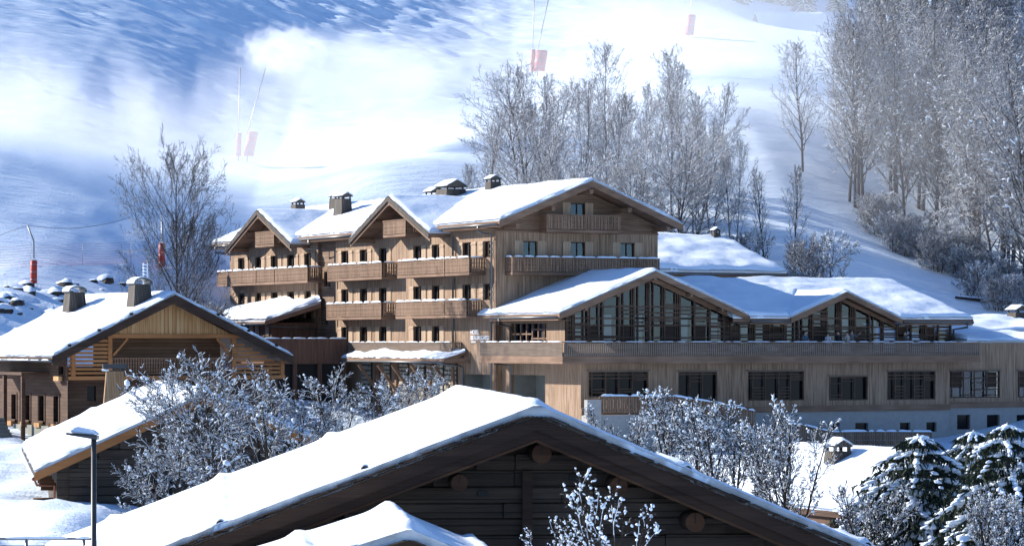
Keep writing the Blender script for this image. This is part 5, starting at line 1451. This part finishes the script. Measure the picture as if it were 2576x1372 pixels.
# the wood on the right-hand bank
rng = random.Random(8)
WOOD = [(2025, 435, 95, 'two-stemmed bare tree standing apart at the left edge of the wood'), (2128, 505, 60, 'straight dark trunk, first of the close group in the wood'), (2160, 525, 20, 'frosted tree in the close trunk group, second from left'),
        (2180, 545, 40, 'leaning frosted trunk at the front of the close group'), (2240, 515, 0, 'single straight trunk on a rooty knoll in the wood')]
for k in range(50):
    px = 2262 + (k % 10) * 36 + rng.uniform(-16, 16); row = k // 10
    base = (2270 + 0, )[0]
    py = 560 + (px - 2270) * .62 - row * (62 + 16 * rng.random()) + rng.uniform(-25, 25)
    top = max(-120, py - rng.uniform(430, 640))
    WOOD.append((px, min(py, 770), top, None))
for k, (px, py, top, lab) in enumerate(WOOD):
    x, y, z = hit(px, py, 205, 400)
    ht = (HY - top) / F * y - z; ht = min(max(ht, 9), 24)
    key = 'wood%d' % (k % 3) if k < 5 or k % 4 else 'wide'
    if key == 'wide': ht *= .95
    put_tree(key, 'wood_tree', lab or 'frosted bare tree, %s from the left in the %s row of the right-hand wood' % (ORD[(k - 5) % 10], ('front', 'second', 'third', 'fourth', 'rear')[(k - 5) // 10]), x, y, z - .2, k * 2.1, ht / HT[key] * rng.uniform(.9, 1.15) * (.7 if key == 'wide' else 1), ht / HT[key], 'trees of the right-hand wood', tilt=rng.uniform(-.05, .05))
for k in range(16):
    px = 2200 + k * 24 + rng.uniform(-10, 10); py = 600 + (px - 2200) * .5 + rng.uniform(-40, 30)
    x, y, z = hit(px, py, 205, 400)
    put_tree('frostbush', 'undergrowth_bush', '%s frosted undergrowth bush from the left beneath the right-hand wood' % ORD[k], x, y, z - .2, k, .55 + .35 * rng.random(), None, 'undergrowth in the right-hand wood', 'bush')

# ---- conifers
def conifer_meshes(key, seed, H, Rb, layers, per, top_r=.1, needle=.16, snowy=.6, droop=.5, pw=.85, hang=False):
    rng = random.Random(seed); tr = MB().tube([(0, 0, -.5), (0, 0, H * .5), (0, 0, H)], [Rb * .06, Rb * .04, .03], 7).mesh('trunk', BARK, True)
    nd_ = MB(); sn = MB()
    for k in range(layers):
        t = k / (layers - 1); z = H * (.06 + .92 * t); rad = Rb * ((1 - t) ** pw) + top_r * t
        for j in range(per):
            a = 6.283 * (j + rng.random() * .7) / per + k * 1.1; ln = rad * rng.uniform(.75, 1.1)
            d0 = Vector((math.cos(a), math.sin(a), .25)); p = Vector((0, 0, z + rng.uniform(-.3, .3) * (1 - t) * (1 if hang else 0))); n = max(4, int(ln / .28)); sp = []
            for i in range(n + 1):
                u = i / n
                q = p + Vector((math.cos(a), math.sin(a), 0)) * ln * u + Vector((0, 0, (.16 * u - droop * u * u) * ln + rng.uniform(-.02, .02)))
                sp.append(q)
            side = Vector((-math.sin(a), math.cos(a), 0))
            for i in range(1, n + 1):
                u = i / n; wd = (.42 * ln * (1 - .75 * u) + .12)
                for s_ in (-1, 1):
                    m_ = max(2, int(wd / (.06 if hang else .16)))
                    for w_ in range(m_):
                        f = (w_ + rng.random()) / m_
                        c = sp[i] + side * s_ * wd * f + Vector((math.cos(a), math.sin(a), 0)) * wd * .45 * f + Vector((0, 0, -.28 * wd * f * f))
                        if hang and rng.random() < .6: dr = Vector((rng.uniform(-.5, .5), rng.uniform(-.5, .5), -1)).normalized() * needle * rng.uniform(.5, 1.4)
                        else: dr = (side * s_ * .5 + Vector((math.cos(a), math.sin(a), 0)) * .5 + Vector((rng.uniform(-.3, .3), rng.uniform(-.3, .3), rng.uniform(-1.0, -.25)))).normalized() * needle * rng.uniform(.8, 1.7)
                        e = dr.cross(Vector((rng.uniform(-1, 1), rng.uniform(-1, 1), .3))).normalized() * needle * (.13 if hang else .28)
                        o = len(nd_.v); nd_.v.extend([tuple(c - e), tuple(c + e), tuple(c + dr)]); nd_.f.append((o, o + 1, o + 2)); nd_.mi.append(0)
            if rng.random() < snowy:
                i0 = rng.randint(0, n // 3)
                for i in [i0 + h_ * .5 for h_ in range(2 * (n - i0) + 1)]:
                    f_ = i - int(i); i = int(i); q_ = sp[i].lerp(sp[min(n, i + 1)], f_)
                    if rng.random() < .85:
                        u = i / n; r = rng.uniform(.5, 1.0) * (.06 + .12 * ln * (1 - .6 * u)) * (.75 if hang else .62)
                        clump(sn, q_ + Vector((0, 0, r * .45)) + side * rng.uniform(-.1, .1) * ln * (1 - u), r, rng, .5, Vector((math.cos(a), math.sin(a), -.4 * u)) * 1.1)
                        if rng.random() < .25: clump(sn, sp[i] + side * rng.uniform(-.3, .3) * ln * (1 - .6 * u) + Vector((0, 0, -.02)), r * .6, rng, .6)
    m, n_, l_, b = mat('spruce_needles_' + key); b.inputs['Roughness'].default_value = .8; b.inputs['Specular IOR Level'].default_value = .15
    g = n_.new('ShaderNodeNewGeometry'); f = noise_n(n_, l_, g.outputs['Position'], 2.0, 3)
    l_.new(ramp(n_, l_, f, [(.3, (.012, .019, .013)), (.7, (.028, .04, .026))]), b.inputs['Base Color'])
    TREES[key] = (tr, nd_.mesh('crown', m), sn.mesh('branch_snow', SNOWC, True))
conifer_meshes('spruce', 61, 7.0, 4.0, 20, 8, .5, .24, .85, .5, .7, True)
conifer_meshes('farspruce', 62, 24.0, 4.2, 26, 11, .15, .32, .7)
def put_con(key, label, px, py_top, Y, H_, s_, rot, name='spruce_tree', wide=1.0):
    p = wp(px, py_top, Y); put_tree(key, name, label, p.x, p.y, p.z - H_ * s_, rot, s_ * wide, s_)
put_con('spruce', 'dark snow-draped spruce below the white wall at the right', 2310, 1090, 74, 7.0, 1.05, .3, wide=1.12)
put_con('spruce', 'dark spruce standing between the two others at the right', 2450, 1080, 77, 7.0, 1.0, 4.1, wide=1.0)
put_con('spruce', 'dark spruce with a domed snow cap at the right edge', 2535, 1062, 70, 7.0, 1.0, 1.7, wide=.95)
put_con('farspruce', 'tall dark spruce rising above the frosted wood', 2345, -50, 283, 24, .8, .2)
# misty conifers on the far slope
rng = random.Random(15)
for k in range(34):
    px = 1840 + k * 23 + rng.uniform(-10, 10); Y = rng.uniform(520, 640); X = (px - CX) / F * Y
    put_tree('farspruce', 'far_spruce', 'misty far-off spruce on the slope at the top right', X, Y, gz(X, Y) - 1, k, rng.uniform(.5, .8), None, 'misty spruces on the far slope')

# ---- snow-laden fruit trees in the foreground
def bush(key, seed, H, stems, lean, spread, n=(12, 8, 6, 3), r=.07, up=.02, ang0=(30, 60), rmin=.0075, snow=None, lines=None):
    tree_meshes(key, seed, spec_tall(H, n[0], n[1], n[2], n[3], r, spread, up, .10, ang0, rmin, stems=stems, lean=lean, foot=.3), TWIGF, TWIGF, snow, lines)
bush('fruitA', 71, 5.2, 4, .55, (.42, .62), (11, 9, 7, 3), snow=dict(levels=(2, 3, 4), prob=.010, r0=.02, r1=.06, lim=900, big=.10), lines=dict(levels=(0, 1, 2, 3), prob=.55, w=.8))
bush('fruitB', 72, 4.2, 4, .6, (.42, .62), (11, 9, 7, 3), snow=dict(levels=(2, 3, 4), prob=.010, r0=.02, r1=.06, lim=900, big=.10), lines=dict(levels=(0, 1, 2, 3), prob=.55, w=.8))
bush('roseA', 73, 4.0, 7, .38, (.3, .45), (11, 8, 5, 2), up=.10, ang0=(22, 45), snow=dict(levels=(2, 3, 4), prob=.024, r0=.014, r1=.045, lim=1100, big=.05), lines=dict(levels=(1, 2, 3), prob=.5, w=.75))
bush('roseB', 74, 3.6, 7, .5, (.3, .45), (11, 8, 5, 2), up=.08, ang0=(22, 45), snow=dict(levels=(2, 3, 4), prob=.024, r0=.014, r1=.045, lim=1100, big=.05), lines=dict(levels=(1, 2, 3), prob=.5, w=.75))
bush('frontA', 75, 2.4, 5, .55, (.3, .45), (9, 6, 4, 0), r=.022, up=.10, ang0=(20, 42), rmin=.004, snow=dict(levels=(1, 2, 3), prob=.085, r0=.010, r1=.036, lim=1100, big=.12), lines=dict(levels=(1,), prob=.5, w=1.0))
def put_bush(key, name, label, px, py, Y, s_, rot, sz=None, cat='tree'):
    p = wp(px, py, Y); put_tree(key, name, label, p.x, p.y, p.z, rot, s_, sz or s_, cat=cat)
put_bush('fruitA', 'snowy_fruit_tree', 'large snow-laden fruit tree in front of the weathered chalet', 560, 1310, 92, 1.02, .3)
put_bush('fruitB', 'snowy_fruit_tree', 'snow-laden fruit tree just right of the largest one', 690, 1260, 96, 1.02, 1.8)
put_bush('fruitB', 'snowy_fruit_tree', 'low snow-laden tree above the barn roof, below the stone wall', 880, 1190, 98, .82, 3.3)
put_bush('fruitA', 'snowy_fruit_tree', 'snowy twiggy tree nearest the barn ridge on its left', 1010, 1130, 104, .55, 4.4)
put_bush('fruitB', 'snowy_fruit_tree', 'low snowy branches between the street lamp and the barn roof', 400, 1340, 88, .7, 5.3)
put_bush('roseA', 'snowy_shrub', 'tall snow-tufted shrub with upright stems right of the barn ridge', 1720, 1290, 86, .98, .2, cat='shrub')
put_bush('roseB', 'snowy_shrub', 'densest snow-tufted shrub in front of the ramp fence', 1860, 1300, 84, 1.02, 1.3, cat='shrub')
put_bush('roseA', 'snowy_shrub', 'snow-tufted shrub reaching in front of the shaded roof', 1985, 1330, 82, .85, 2.5, cat='shrub')
put_bush('roseB', 'snowy_shrub', 'small snow-tufted shrub closest to the barn ridge on its right', 1560, 1190, 88, .62, 3.6, cat='shrub')
put_bush('roseB', 'snowy_shrub', 'low snow-tufted shrub at the foot of the dark spruce', 2190, 1420, 72, .62, 4.4, cat='shrub')
put_bush('frontA', 'snow_puffed_bush', 'leafless bush with big snow puffs before the barn gable', 1540, 1430, 45, .72, .4, cat='bush')
put_bush('frontA', 'snow_puffed_bush', 'small snow-dotted twigs low in front of the barn wall', 1380, 1450, 46, .45, 2.2, cat='bush')
put_bush('roseA', 'snowy_shrub', 'tangled snowy shrub in the bottom right corner', 2525, 1470, 56, .50, 1.0, cat='shrub')
# ---------------------------------------------------------------- street lamp
lp = wp(236, 1372, 50.0)
lamp = thing('street_lamp', 'grey street lamp with flat head carrying a lump of snow', 'street lamp', lp.x, lp.y, -8.0)
zt = wp(236, 1100, 50).z
MB().tube([(0, 0, -8), (0, 0, zt)], [.055, .045], 10).build('pole', LAMPM, lamp, True)
hd = MB().hexa([(-.46, -.13, zt + .06), (.07, -.13, zt - .03), (.07, .13, zt - .03), (-.46, .13, zt + .06), (-.47, -.11, zt + .085), (.08, -.14, zt + .03), (.08, .14, zt + .03), (-.47, .11, zt + .085)]).build('lamp_head', LAMPM, lamp)
sub('led_panel', MB().hexa([(-.4, -.1, zt + .045), (-.05, -.1, zt - .014), (-.05, .1, zt - .014), (-.4, .1, zt + .045), (-.4, -.1, zt + .0505), (-.05, -.1, zt - .0085), (-.05, .1, zt - .0085), (-.4, .1, zt + .0505)]), WHITE, hd)
B = lambda u, v: (-.40 + .49 * u, -.12 + .24 * v, zt + .08 - .055 * u)
sub('lamp_snow', snow_mb(B, .49, .24, .17, res=.03, amp=.9, rag=.02, seed=4, r=.9, edge=.25), SNOWC, hd, True)
# guard rail, bottom left corner
gr = thing('guard_rail', 'snow-topped metal guard rail in the bottom left corner', 'railing', *wp(100, 1372, 66).to_tuple()[:2], -6.0)
zr = wp(100, 1354, 66).z
mb = MB().tube([(-2.5, 0, zr), (1.2, 0, zr)], .03, 8).tube([(-2.5, 0, zr - .5), (1.2, 0, zr - .5)], .03, 8)
for k in range(3): mb.tube([(-1.6 + k * 1.3, 0, -6), (-1.6 + k * 1.3, 0, zr)], .035, 8)
mb.build('rail_tubes', STEEL, gr, True); rail_snow(MB(), (-2.5, 0, zr + .02), (1.2, 0, zr + .02), .09, .05, 3).build('rail_snow', SNOWC, gr, True)
mb = MB()
for k in range(40): mb.tube([(-2.5 + k * .09, 0, zr - .5), (-2.5 + k * .09, 0, zr - .16)], .008, 4)
mb.tube([(-2.5, 0, zr - .16), (1.2, 0, zr - .16)], .015, 6)
mb.build('infill_bars', STEEL, gr, kind='stuff')

# ---------------------------------------------------------------- snow guns, padded posts and net on the piste
def lance(label, px, py_base, py_pad0, py_pad1, py_top, top_dx, wpad, Y=None, bent=False, group=None):
    if Y is None: x, y, z = hit(px, py_base, 195, 420)
    else: p = wp(px, py_base, Y); x, y, z = p.x, p.y, p.z
    o = thing('snow_lance', label, 'snow gun', x, y, min(z, gz(x, y)), 0, group); zb = o.location.z
    zz = lambda py: (HY - py) / F * y
    zp0, zp1, zt = zz(py_pad1), zz(py_pad0), zz(py_top); dx = top_dx / F * y
    pts = [(0, 0, zb), (0, 0, zp1)] + ([(0, 0, zt - (zt - zp1) * .45), (dx, 0, zt)] if bent else [(dx, 0, zt)])
    MB().tube(pts, .06, 8).build('pole', STEEL, o, True)
    w = wpad / F * y / 2; sl = dx / max(.1, zt - zb) if not bent else 0
    pd = MB()
    nseg = 12
    pd.tube([(sl * (zp0 - zb), 0, zp0), (sl * (zp0 - zb), 0, zp0 + .05), (sl * (zp1 - zb), 0, zp1 - .05), (sl * (zp1 - zb), 0, zp1)], [w * .85, w, w, w * .85], nseg)
    po_ = pd.build('padding', RED, o, True)
    B = lambda u, v: (sl * (zp1 - zb) + (u - .5) * 2 * w * .8, (v - .5) * 2 * w * .8, zp1)
    sub('pad_snow', snow_mb(B, 1.6 * w, 1.6 * w, .16, res=.08, rag=.02, seed=int(px)), SNOWC, po_, True)
    for k in range(3):
        zz_ = zp0 + (zp1 - zp0) * (k + .5) / 3
        sub('pad_strap', MB().tube([(sl * (zz_ - zb), 0, zz_ - .03), (sl * (zz_ - zb), 0, zz_ + .03)], w * 1.015, nseg), STEEL, po_, True)
    return o
lance('upright snow lance with slim red pad in the mist, left of the pair', 600, 408, 335, 392, 170, 4, 14)
lance('leaning snow lance with wide red pad in the mist, right of the pair', 622, 410, 332, 392, 172, 46, 26)
lance('upright snow lance with red pad rising behind the hotel trees', 1340, 205, 125, 180, -60, 5, 12)
lance('leaning snow lance with wide red pad above the hotel trees', 1352, 205, 128, 178, -60, 40, 30)
lance('pale hazy snow lance near the top of the sunlit piste', 1733, 95, 38, 88, -70, 22, 22)
lance('bent grey post with red pad on the snowbank at far left', 85, 722, 655, 712, 566, -16, 17, bent=True)
lance('slim post with red pad beside the bare tree', 407, 690, 612, 670, 545, 0, 16)
a_ = hit(-60, 680, 195, 300); b_ = hit(330, 665, 195, 300)
nt = thing('safety_net', 'faint red safety net strung along the piste edge at left', 'net', a_[0], a_[1], a_[2])
mb = MB(); v = Vector((b_[0] - a_[0], b_[1] - a_[1], b_[2] - a_[2])); za = a_[2]
for k in range(9): mb.tube([tuple(Vector((0, 0, za + .2 + k * .2)) + v * t + Vector((0, 0, -.12 * math.sin(t * 3 * math.pi) ** 2))) for t in [i / 12 for i in range(13)]], .010, 3)
mb.build('net_cords', RED, nt)
for k in range(4):
    p = v * (k / 3); MB().tube([(p.x, p.y, za + p.z - .3), (p.x, p.y, za + p.z + 1.95)], .016, 6).build('net_post', STEEL, nt, True)
cb = thing('slack_cable', 'thin cable sagging from the bent post across the blue slope', 'cable', *hit(85, 722, 195, 420))
p0 = Vector((0, 0, 0)); o_ = Vector(cb.location); z0 = o_.z
P0 = wp(70, 566, o_.y) ; P1 = wp(330, 545, o_.y + 6)
pts = []
for i in range(17):
    t = i / 16; q = P0.lerp(P1, t); q.z -= .5 * 4 * t * (1 - t); pts.append((q.x - o_.x, q.y - o_.y, q.z))
mb = MB().tube(pts, .018, 4); q = wp(-40, 605, o_.y); mb.tube([(P0.x - o_.x, P0.y - o_.y, P0.z), (q.x - o_.x, q.y - o_.y, q.z)], .018, 4)
mb.build('cable_strand', STEEL, cb)
# ---------------------------------------------------------------- boulders of the snowy bank behind the left chalet
rng = random.Random(21)
def boulder(r, seed):
    bm = bmesh.new(); bmesh.ops.create_icosphere(bm, subdivisions=2, radius=1.0)
    for v in bm.verts:
        k = 1 + .35 * noise.noise(v.co * 1.2 + Vector((seed, 0, 0))) ; v.co = Vector((v.co.x * k * 1.3, v.co.y * k, v.co.z * k * .75)) * r
    me = bpy.data.meshes.new('rock'); bm.to_mesh(me); bm.free(); me.materials.append(ROCK); return me
BO = [boulder(1.0, s * 5.1) for s in range(4)]
BS = []
for me in BO:
    mb = MB(); co = [v.co for v in me.vertices]
    keep = [i for i, c in enumerate(co) if c.z > .0]; ix = {k: i for i, k in enumerate(keep)}
    mb.v = [tuple(co[i] * 1.02 + Vector((0, 0, .05 + .2 * max(0, co[i].z)))) for i in keep]
    mb.f = [tuple(ix[v] for v in p.vertices) for p in me.polygons if all(v in ix for v in p.vertices)]; mb.mi = [0] * len(mb.f)
    BS.append(mb.mesh('rock_snow', SNOWC, True))
for k in range(38):
    px = rng.uniform(-20, 345); py = rng.uniform(712, 795) - (px > 200) * 25
    x, y, z = hit(px, py, 195, 230); r = rng.uniform(.3, .75)
    o = thing('boulder', 'snow-capped dark boulder in the bank behind the left chalet', 'boulder', x, y, z - .25, 0, 'boulders of the snowy bank')
    o.rotation_euler = (rng.uniform(-.2, .2), rng.uniform(-.2, .2), rng.random() * 6); o.scale = (r * rng.uniform(.7, 1.6), r, r * rng.uniform(.7, 1.2))
    for nm, me in (('rock', BO[k % 4]), ('rock_snow', BS[k % 4])):
        c = bpy.data.objects.new(nm, me); COL.objects.link(c); c.parent = o
        if nm == 'rock_snow': c.location = (-.05, .05, .02)
# fallen trunk on the right bank
p = hit(2475, 762, 200, 300)
fl = thing('fallen_trunk', 'snow-covered fallen trunk lying on the right-hand bank', 'log', *p)
mb = MB().tube([(-2.4, 0, p[2] + .5), (-.5, .1, p[2] + .3), (2.4, .2, p[2] + .0)], [.12, .17, .2], 8)
for k in range(4): mb.tube([(-2 + k * .9, 0, p[2] + .45 - k * .1), (-2 + k * .9 + .1, .1, p[2] + .9 - k * .1)], [.05, .02], 5)
mb.build('trunk', BARK, fl, True)
rail_snow(MB(), (-2.4, 0, p[2] + .6), (2.4, .2, p[2] + .18), .22, .1, 6).build('trunk_snow', SNOWC, fl, True)

# ---------------------------------------------------------------- far hut in the mist
hp = hit(1985, 95, 395, 560)
Hf = Fr((1985 - CX) / F * 455, 455, 10)
hut = frame_thing('misty_hut', 'long hut with snow roof half lost in mist at the top', 'hut', Hf, gz(Hf.ox, 455) - 2)
zr_ = (HY - 92) / F * 455
B, Lu, Lv = fold([(-4, zr_), (0, zr_ + 3.6), (4, zr_)], True, -5.5, 5.8)
mb = MB()
for pth in ([(-4, zr_), (0, zr_ + 3.6)], [(0, zr_ + 3.6), (4, zr_)]):
    b_, _, _ = fold(pth, True, -5.5, 5.8); slab(mb, b_, .25)
r_ = mb.build('roof', CHD, hut); sub('roof_snow', snow_mb(B, Lu, Lv, .5, res=.7, seed=3), SNOW, r_, True)
MB().box(-5, 5.3, -3.2, 3.2, zr_ - 6, zr_ + .1).build('wall', OLD, hut)

# ---------------------------------------------------------------- people and furniture on the terrace
SKIN = plain('skin', (.42, .25, .17), .6); HAIR = plain('dark_hair', (.015, .012, .01), .6)
CLOTH = {k: plain('cloth_' + k, c, .85) for k, c in dict(navy=(.03, .045, .08), black=(.012, .012, .014), beige=(.34, .30, .26), grey=(.10, .10, .11), white=(.55, .5, .56), blue=(.07, .10, .15), brown=(.12, .08, .06)).items()}
def person(label, px, top, bottom, face, pose, hgt=1.75):
    y0 = -11.1; x0 = H.fx(px, y0); wx, wy = H.w(x0, y0)
    o = thing('person', label, 'person', wx, wy, -.9, 27.3 + face); s = hgt / 1.75
    J = dict(pel=(0, 0, .95), che=(0, 0, 1.25), nec=(0, -.01, 1.46), nk2=(0, -.015, 1.52), hd0=(0, -.02, 1.60), hd1=(0, -.015, 1.70),
             ls=(.17, 0, 1.40), rs=(-.17, 0, 1.40), lh=(.09, 0, .90), rh=(-.09, 0, .90), lk=(.10, -.02, .50), rk=(-.10, -.02, .50), la=(.10, .03, .08), ra=(-.10, .03, .08), lt=(.11, -.13, .04), rt=(-.11, -.13, .04))
    P_ = {'phone': ((.23, -.02, 1.14), (.08, -.26, 1.12), (-.23, -.02, 1.14), (-.06, -.27, 1.12)), 'down': ((.24, .02, 1.13), (.25, -.05, .87), (-.24, .02, 1.13), (-.25, -.05, .87)),
          'raise': ((.34, -.06, 1.30), (.50, -.18, 1.50), (-.24, .02, 1.13), (-.20, -.12, .90)), 'chin': ((.22, -.06, 1.16), (.05, -.2, 1.12), (-.22, -.08, 1.15), (-.05, -.14, 1.50)), 'cup': ((.22, -.04, 1.13), (.14, -.26, 1.2), (-.24, .02, 1.13), (-.25, -.05, .87))}[pose]
    J.update(le=P_[0], lw=P_[1], re=P_[2], rw=P_[3])
    def ext(a, b2, t): a, b2 = Vector(a), Vector(b2); return tuple(b2 + (b2 - a).normalized() * t)
    J['lf'] = ext(J['le'], J['lw'], .14); J['rf'] = ext(J['re'], J['rw'], .14)
    names = list(J); rad = dict(pel=(.15, .11), che=(.17, .115), nec=(.085, .07), nk2=(.055, .055), hd0=(.075, .09), hd1=(.07, .085), ls=(.075, .07), rs=(.075, .07), le=(.05, .05), re=(.05, .05), lw=(.034, .034), rw=(.034, .034), lf=(.03, .018), rf=(.03, .018),
                               lh=(.095, .10), rh=(.095, .10), lk=(.062, .065), rk=(.062, .065), la=(.045, .05), ra=(.045, .05), lt=(.045, .035), rt=(.045, .035))
    E = [('pel', 'che'), ('che', 'nec'), ('nec', 'nk2'), ('nk2', 'hd0'), ('hd0', 'hd1'), ('nec', 'ls'), ('ls', 'le'), ('le', 'lw'), ('lw', 'lf'), ('nec', 'rs'), ('rs', 're'), ('re', 'rw'), ('rw', 'rf'), ('pel', 'lh'), ('lh', 'lk'), ('lk', 'la'), ('la', 'lt'), ('pel', 'rh'), ('rh', 'rk'), ('rk', 'ra'), ('ra', 'rt')]
    me = bpy.data.meshes.new('body'); me.from_pydata([tuple(c * s for c in J[n]) for n in names], [(names.index(a), names.index(b2)) for a, b2 in E], [])
    t = bpy.data.objects.new('tmp', me); COL.objects.link(t)
    t.modifiers.new('s', 'SKIN'); sd = me.skin_vertices[0].data
    for i, n in enumerate(names): sd[i].radius = tuple(r * s for r in rad[n]); sd[i].use_root = (n == 'pel')
    sb = t.modifiers.new('u', 'SUBSURF'); sb.levels = 1; sb.render_levels = 1
    dg = bpy.context.evaluated_depsgraph_get(); bm_ = bpy.data.meshes.new_from_object(t.evaluated_get(dg)); bpy.data.objects.remove(t)
    bm_.materials.clear()
    for m_ in (SKIN, CLOTH[top], CLOTH[bottom], HAIR): bm_.materials.append(m_)
    hp_ = {k: Vector(J[k]) * s for k in J}
    for p in bm_.polygons:
        c = p.center; zz = c.z / s
        if zz > 1.47: mi = 0
        elif min((c - hp_['lf']).length, (c - hp_['rf']).length) < .09 * s: mi = 0
        elif zz > .93: mi = 1
        else: mi = 2
        p.material_index = mi; p.use_smooth = True
    b = bpy.data.objects.new('body', bm_); COL.objects.link(b); b.parent = o
    hair = MB(); hc = hp_['hd1'] + Vector((0, .015, -.015))
    for v in ICV: hair.v.append(tuple(hc + Vector((v.x * .092, v.y * .105, v.z * .10)) * s))
    hair.f = [f for f in ICF if sum(ICV[i].z for i in f) > -.2 or sum(ICV[i].y for i in f) > .6]; hair.mi = [0] * len(hair.f)
    h = hair.build('hair', HAIR, None, True); h.parent = o
    fc = MB(); nz = hp_['hd0'] + Vector((0, -.105 * s, .01))
    fc.hexa([tuple(nz + Vector(q) * s) for q in ((-.014, .02, -.03), (.014, .02, -.03), (.014, -.022, -.03), (-.014, -.022, -.03), (-.006, .02, .03), (.006, .02, .03), (.006, -.002, .03), (-.006, -.002, .03))][:8])
    n_ = fc.build('nose', SKIN, None); n_.parent = o
    ey = MB()
    for q in (-.035, .035): ey.box(nz.x + q * s - .012, nz.x + q * s + .012, nz.y + .0, nz.y + .03, nz.z + .02, nz.z + .032)
    e_ = ey.build('eyes', HAIR, None); e_.parent = o
person('person in navy shirt looking down at a phone on the terrace', Z4(588, 0)[0], 'blue', 'navy', 10, 'phone', 1.72)
person('person in pale dress standing at the terrace rail', Z4(752, 0)[0], 'white', 'white', 120, 'cup', 1.6)
person('person in black suit seen from behind on the terrace', Z4(828, 0)[0], 'black', 'black', 170, 'down', 1.74)
person('person in beige jacket seen from behind in the terrace group', Z4(896, 0)[0], 'beige', 'beige', 190, 'cup', 1.68)
person('person in grey suit raising a hand in the terrace group', Z4(928, 0)[0], 'grey', 'grey', -20, 'raise', 1.78)
person('person in brown sweater with hand at chin, alone on the terrace', Z4(1315, 0)[0], 'brown', 'navy', 60, 'chin', 1.7)
SHELL = plain('white_chair_shell', (.62, .63, .68), .5)
def lounge(label, px, face):
    y0 = -11.3; x0 = H.fx(px, y0); wx, wy = H.w(x0, y0); o = thing('terrace_armchair', label, 'armchair', wx, wy, -.9, 27.3 + face); 
    mb = MB(); n = 10; B = []
    for j in range(5):
        t = j / 4; rr = .34 + .06 * t; z = .36 + .42 * t
        for i in range(n + 1):
            a = math.pi * (-.1 + 1.2 * i / n); zz = z if j == 0 else .36 + (.42 * t) * (.55 + .45 * math.sin(max(0, min(math.pi, a))))
            B.append((rr * math.cos(a), rr * .95 * math.sin(a), zz - .9))
    mb.v = B + [(x_ * .93, y_ * .93, z_) for x_, y_, z_ in B]; k0 = len(B)
    for j in range(4):
        for i in range(n):
            q = (j * (n + 1) + i, j * (n + 1) + i + 1, (j + 1) * (n + 1) + i + 1, (j + 1) * (n + 1) + i); mb.f += [q, tuple(k0 + v for v in q[::-1])]
    mb.mi = [0] * len(mb.f); mb.build('shell', SHELL, o, True)
    MB().tube([(0, .05, -.56), (0, .05, -.44)], [.33, .34], 14).build('seat', SHELL, o)
    for sx in (-.24, .24):
        for sy in (-.2, .28): MB().tube([(sx * 1.15, sy * 1.1, -.9), (sx * .7, sy * .7, -.55)], .015, 6).build('leg', LAMPM, o)
lounge('white shell armchair behind the balusters, leftmost on the terrace', Z4(75, 0)[0], 120)
lounge('white shell armchair behind the balusters, second from left', Z4(200, 0)[0], -100)
lounge('white shell armchair behind the balusters, third from left', Z4(345, 0)[0], 110)
lounge('white shell armchair behind the balusters, nearest the phone user', Z4(610, 0)[0], -110)
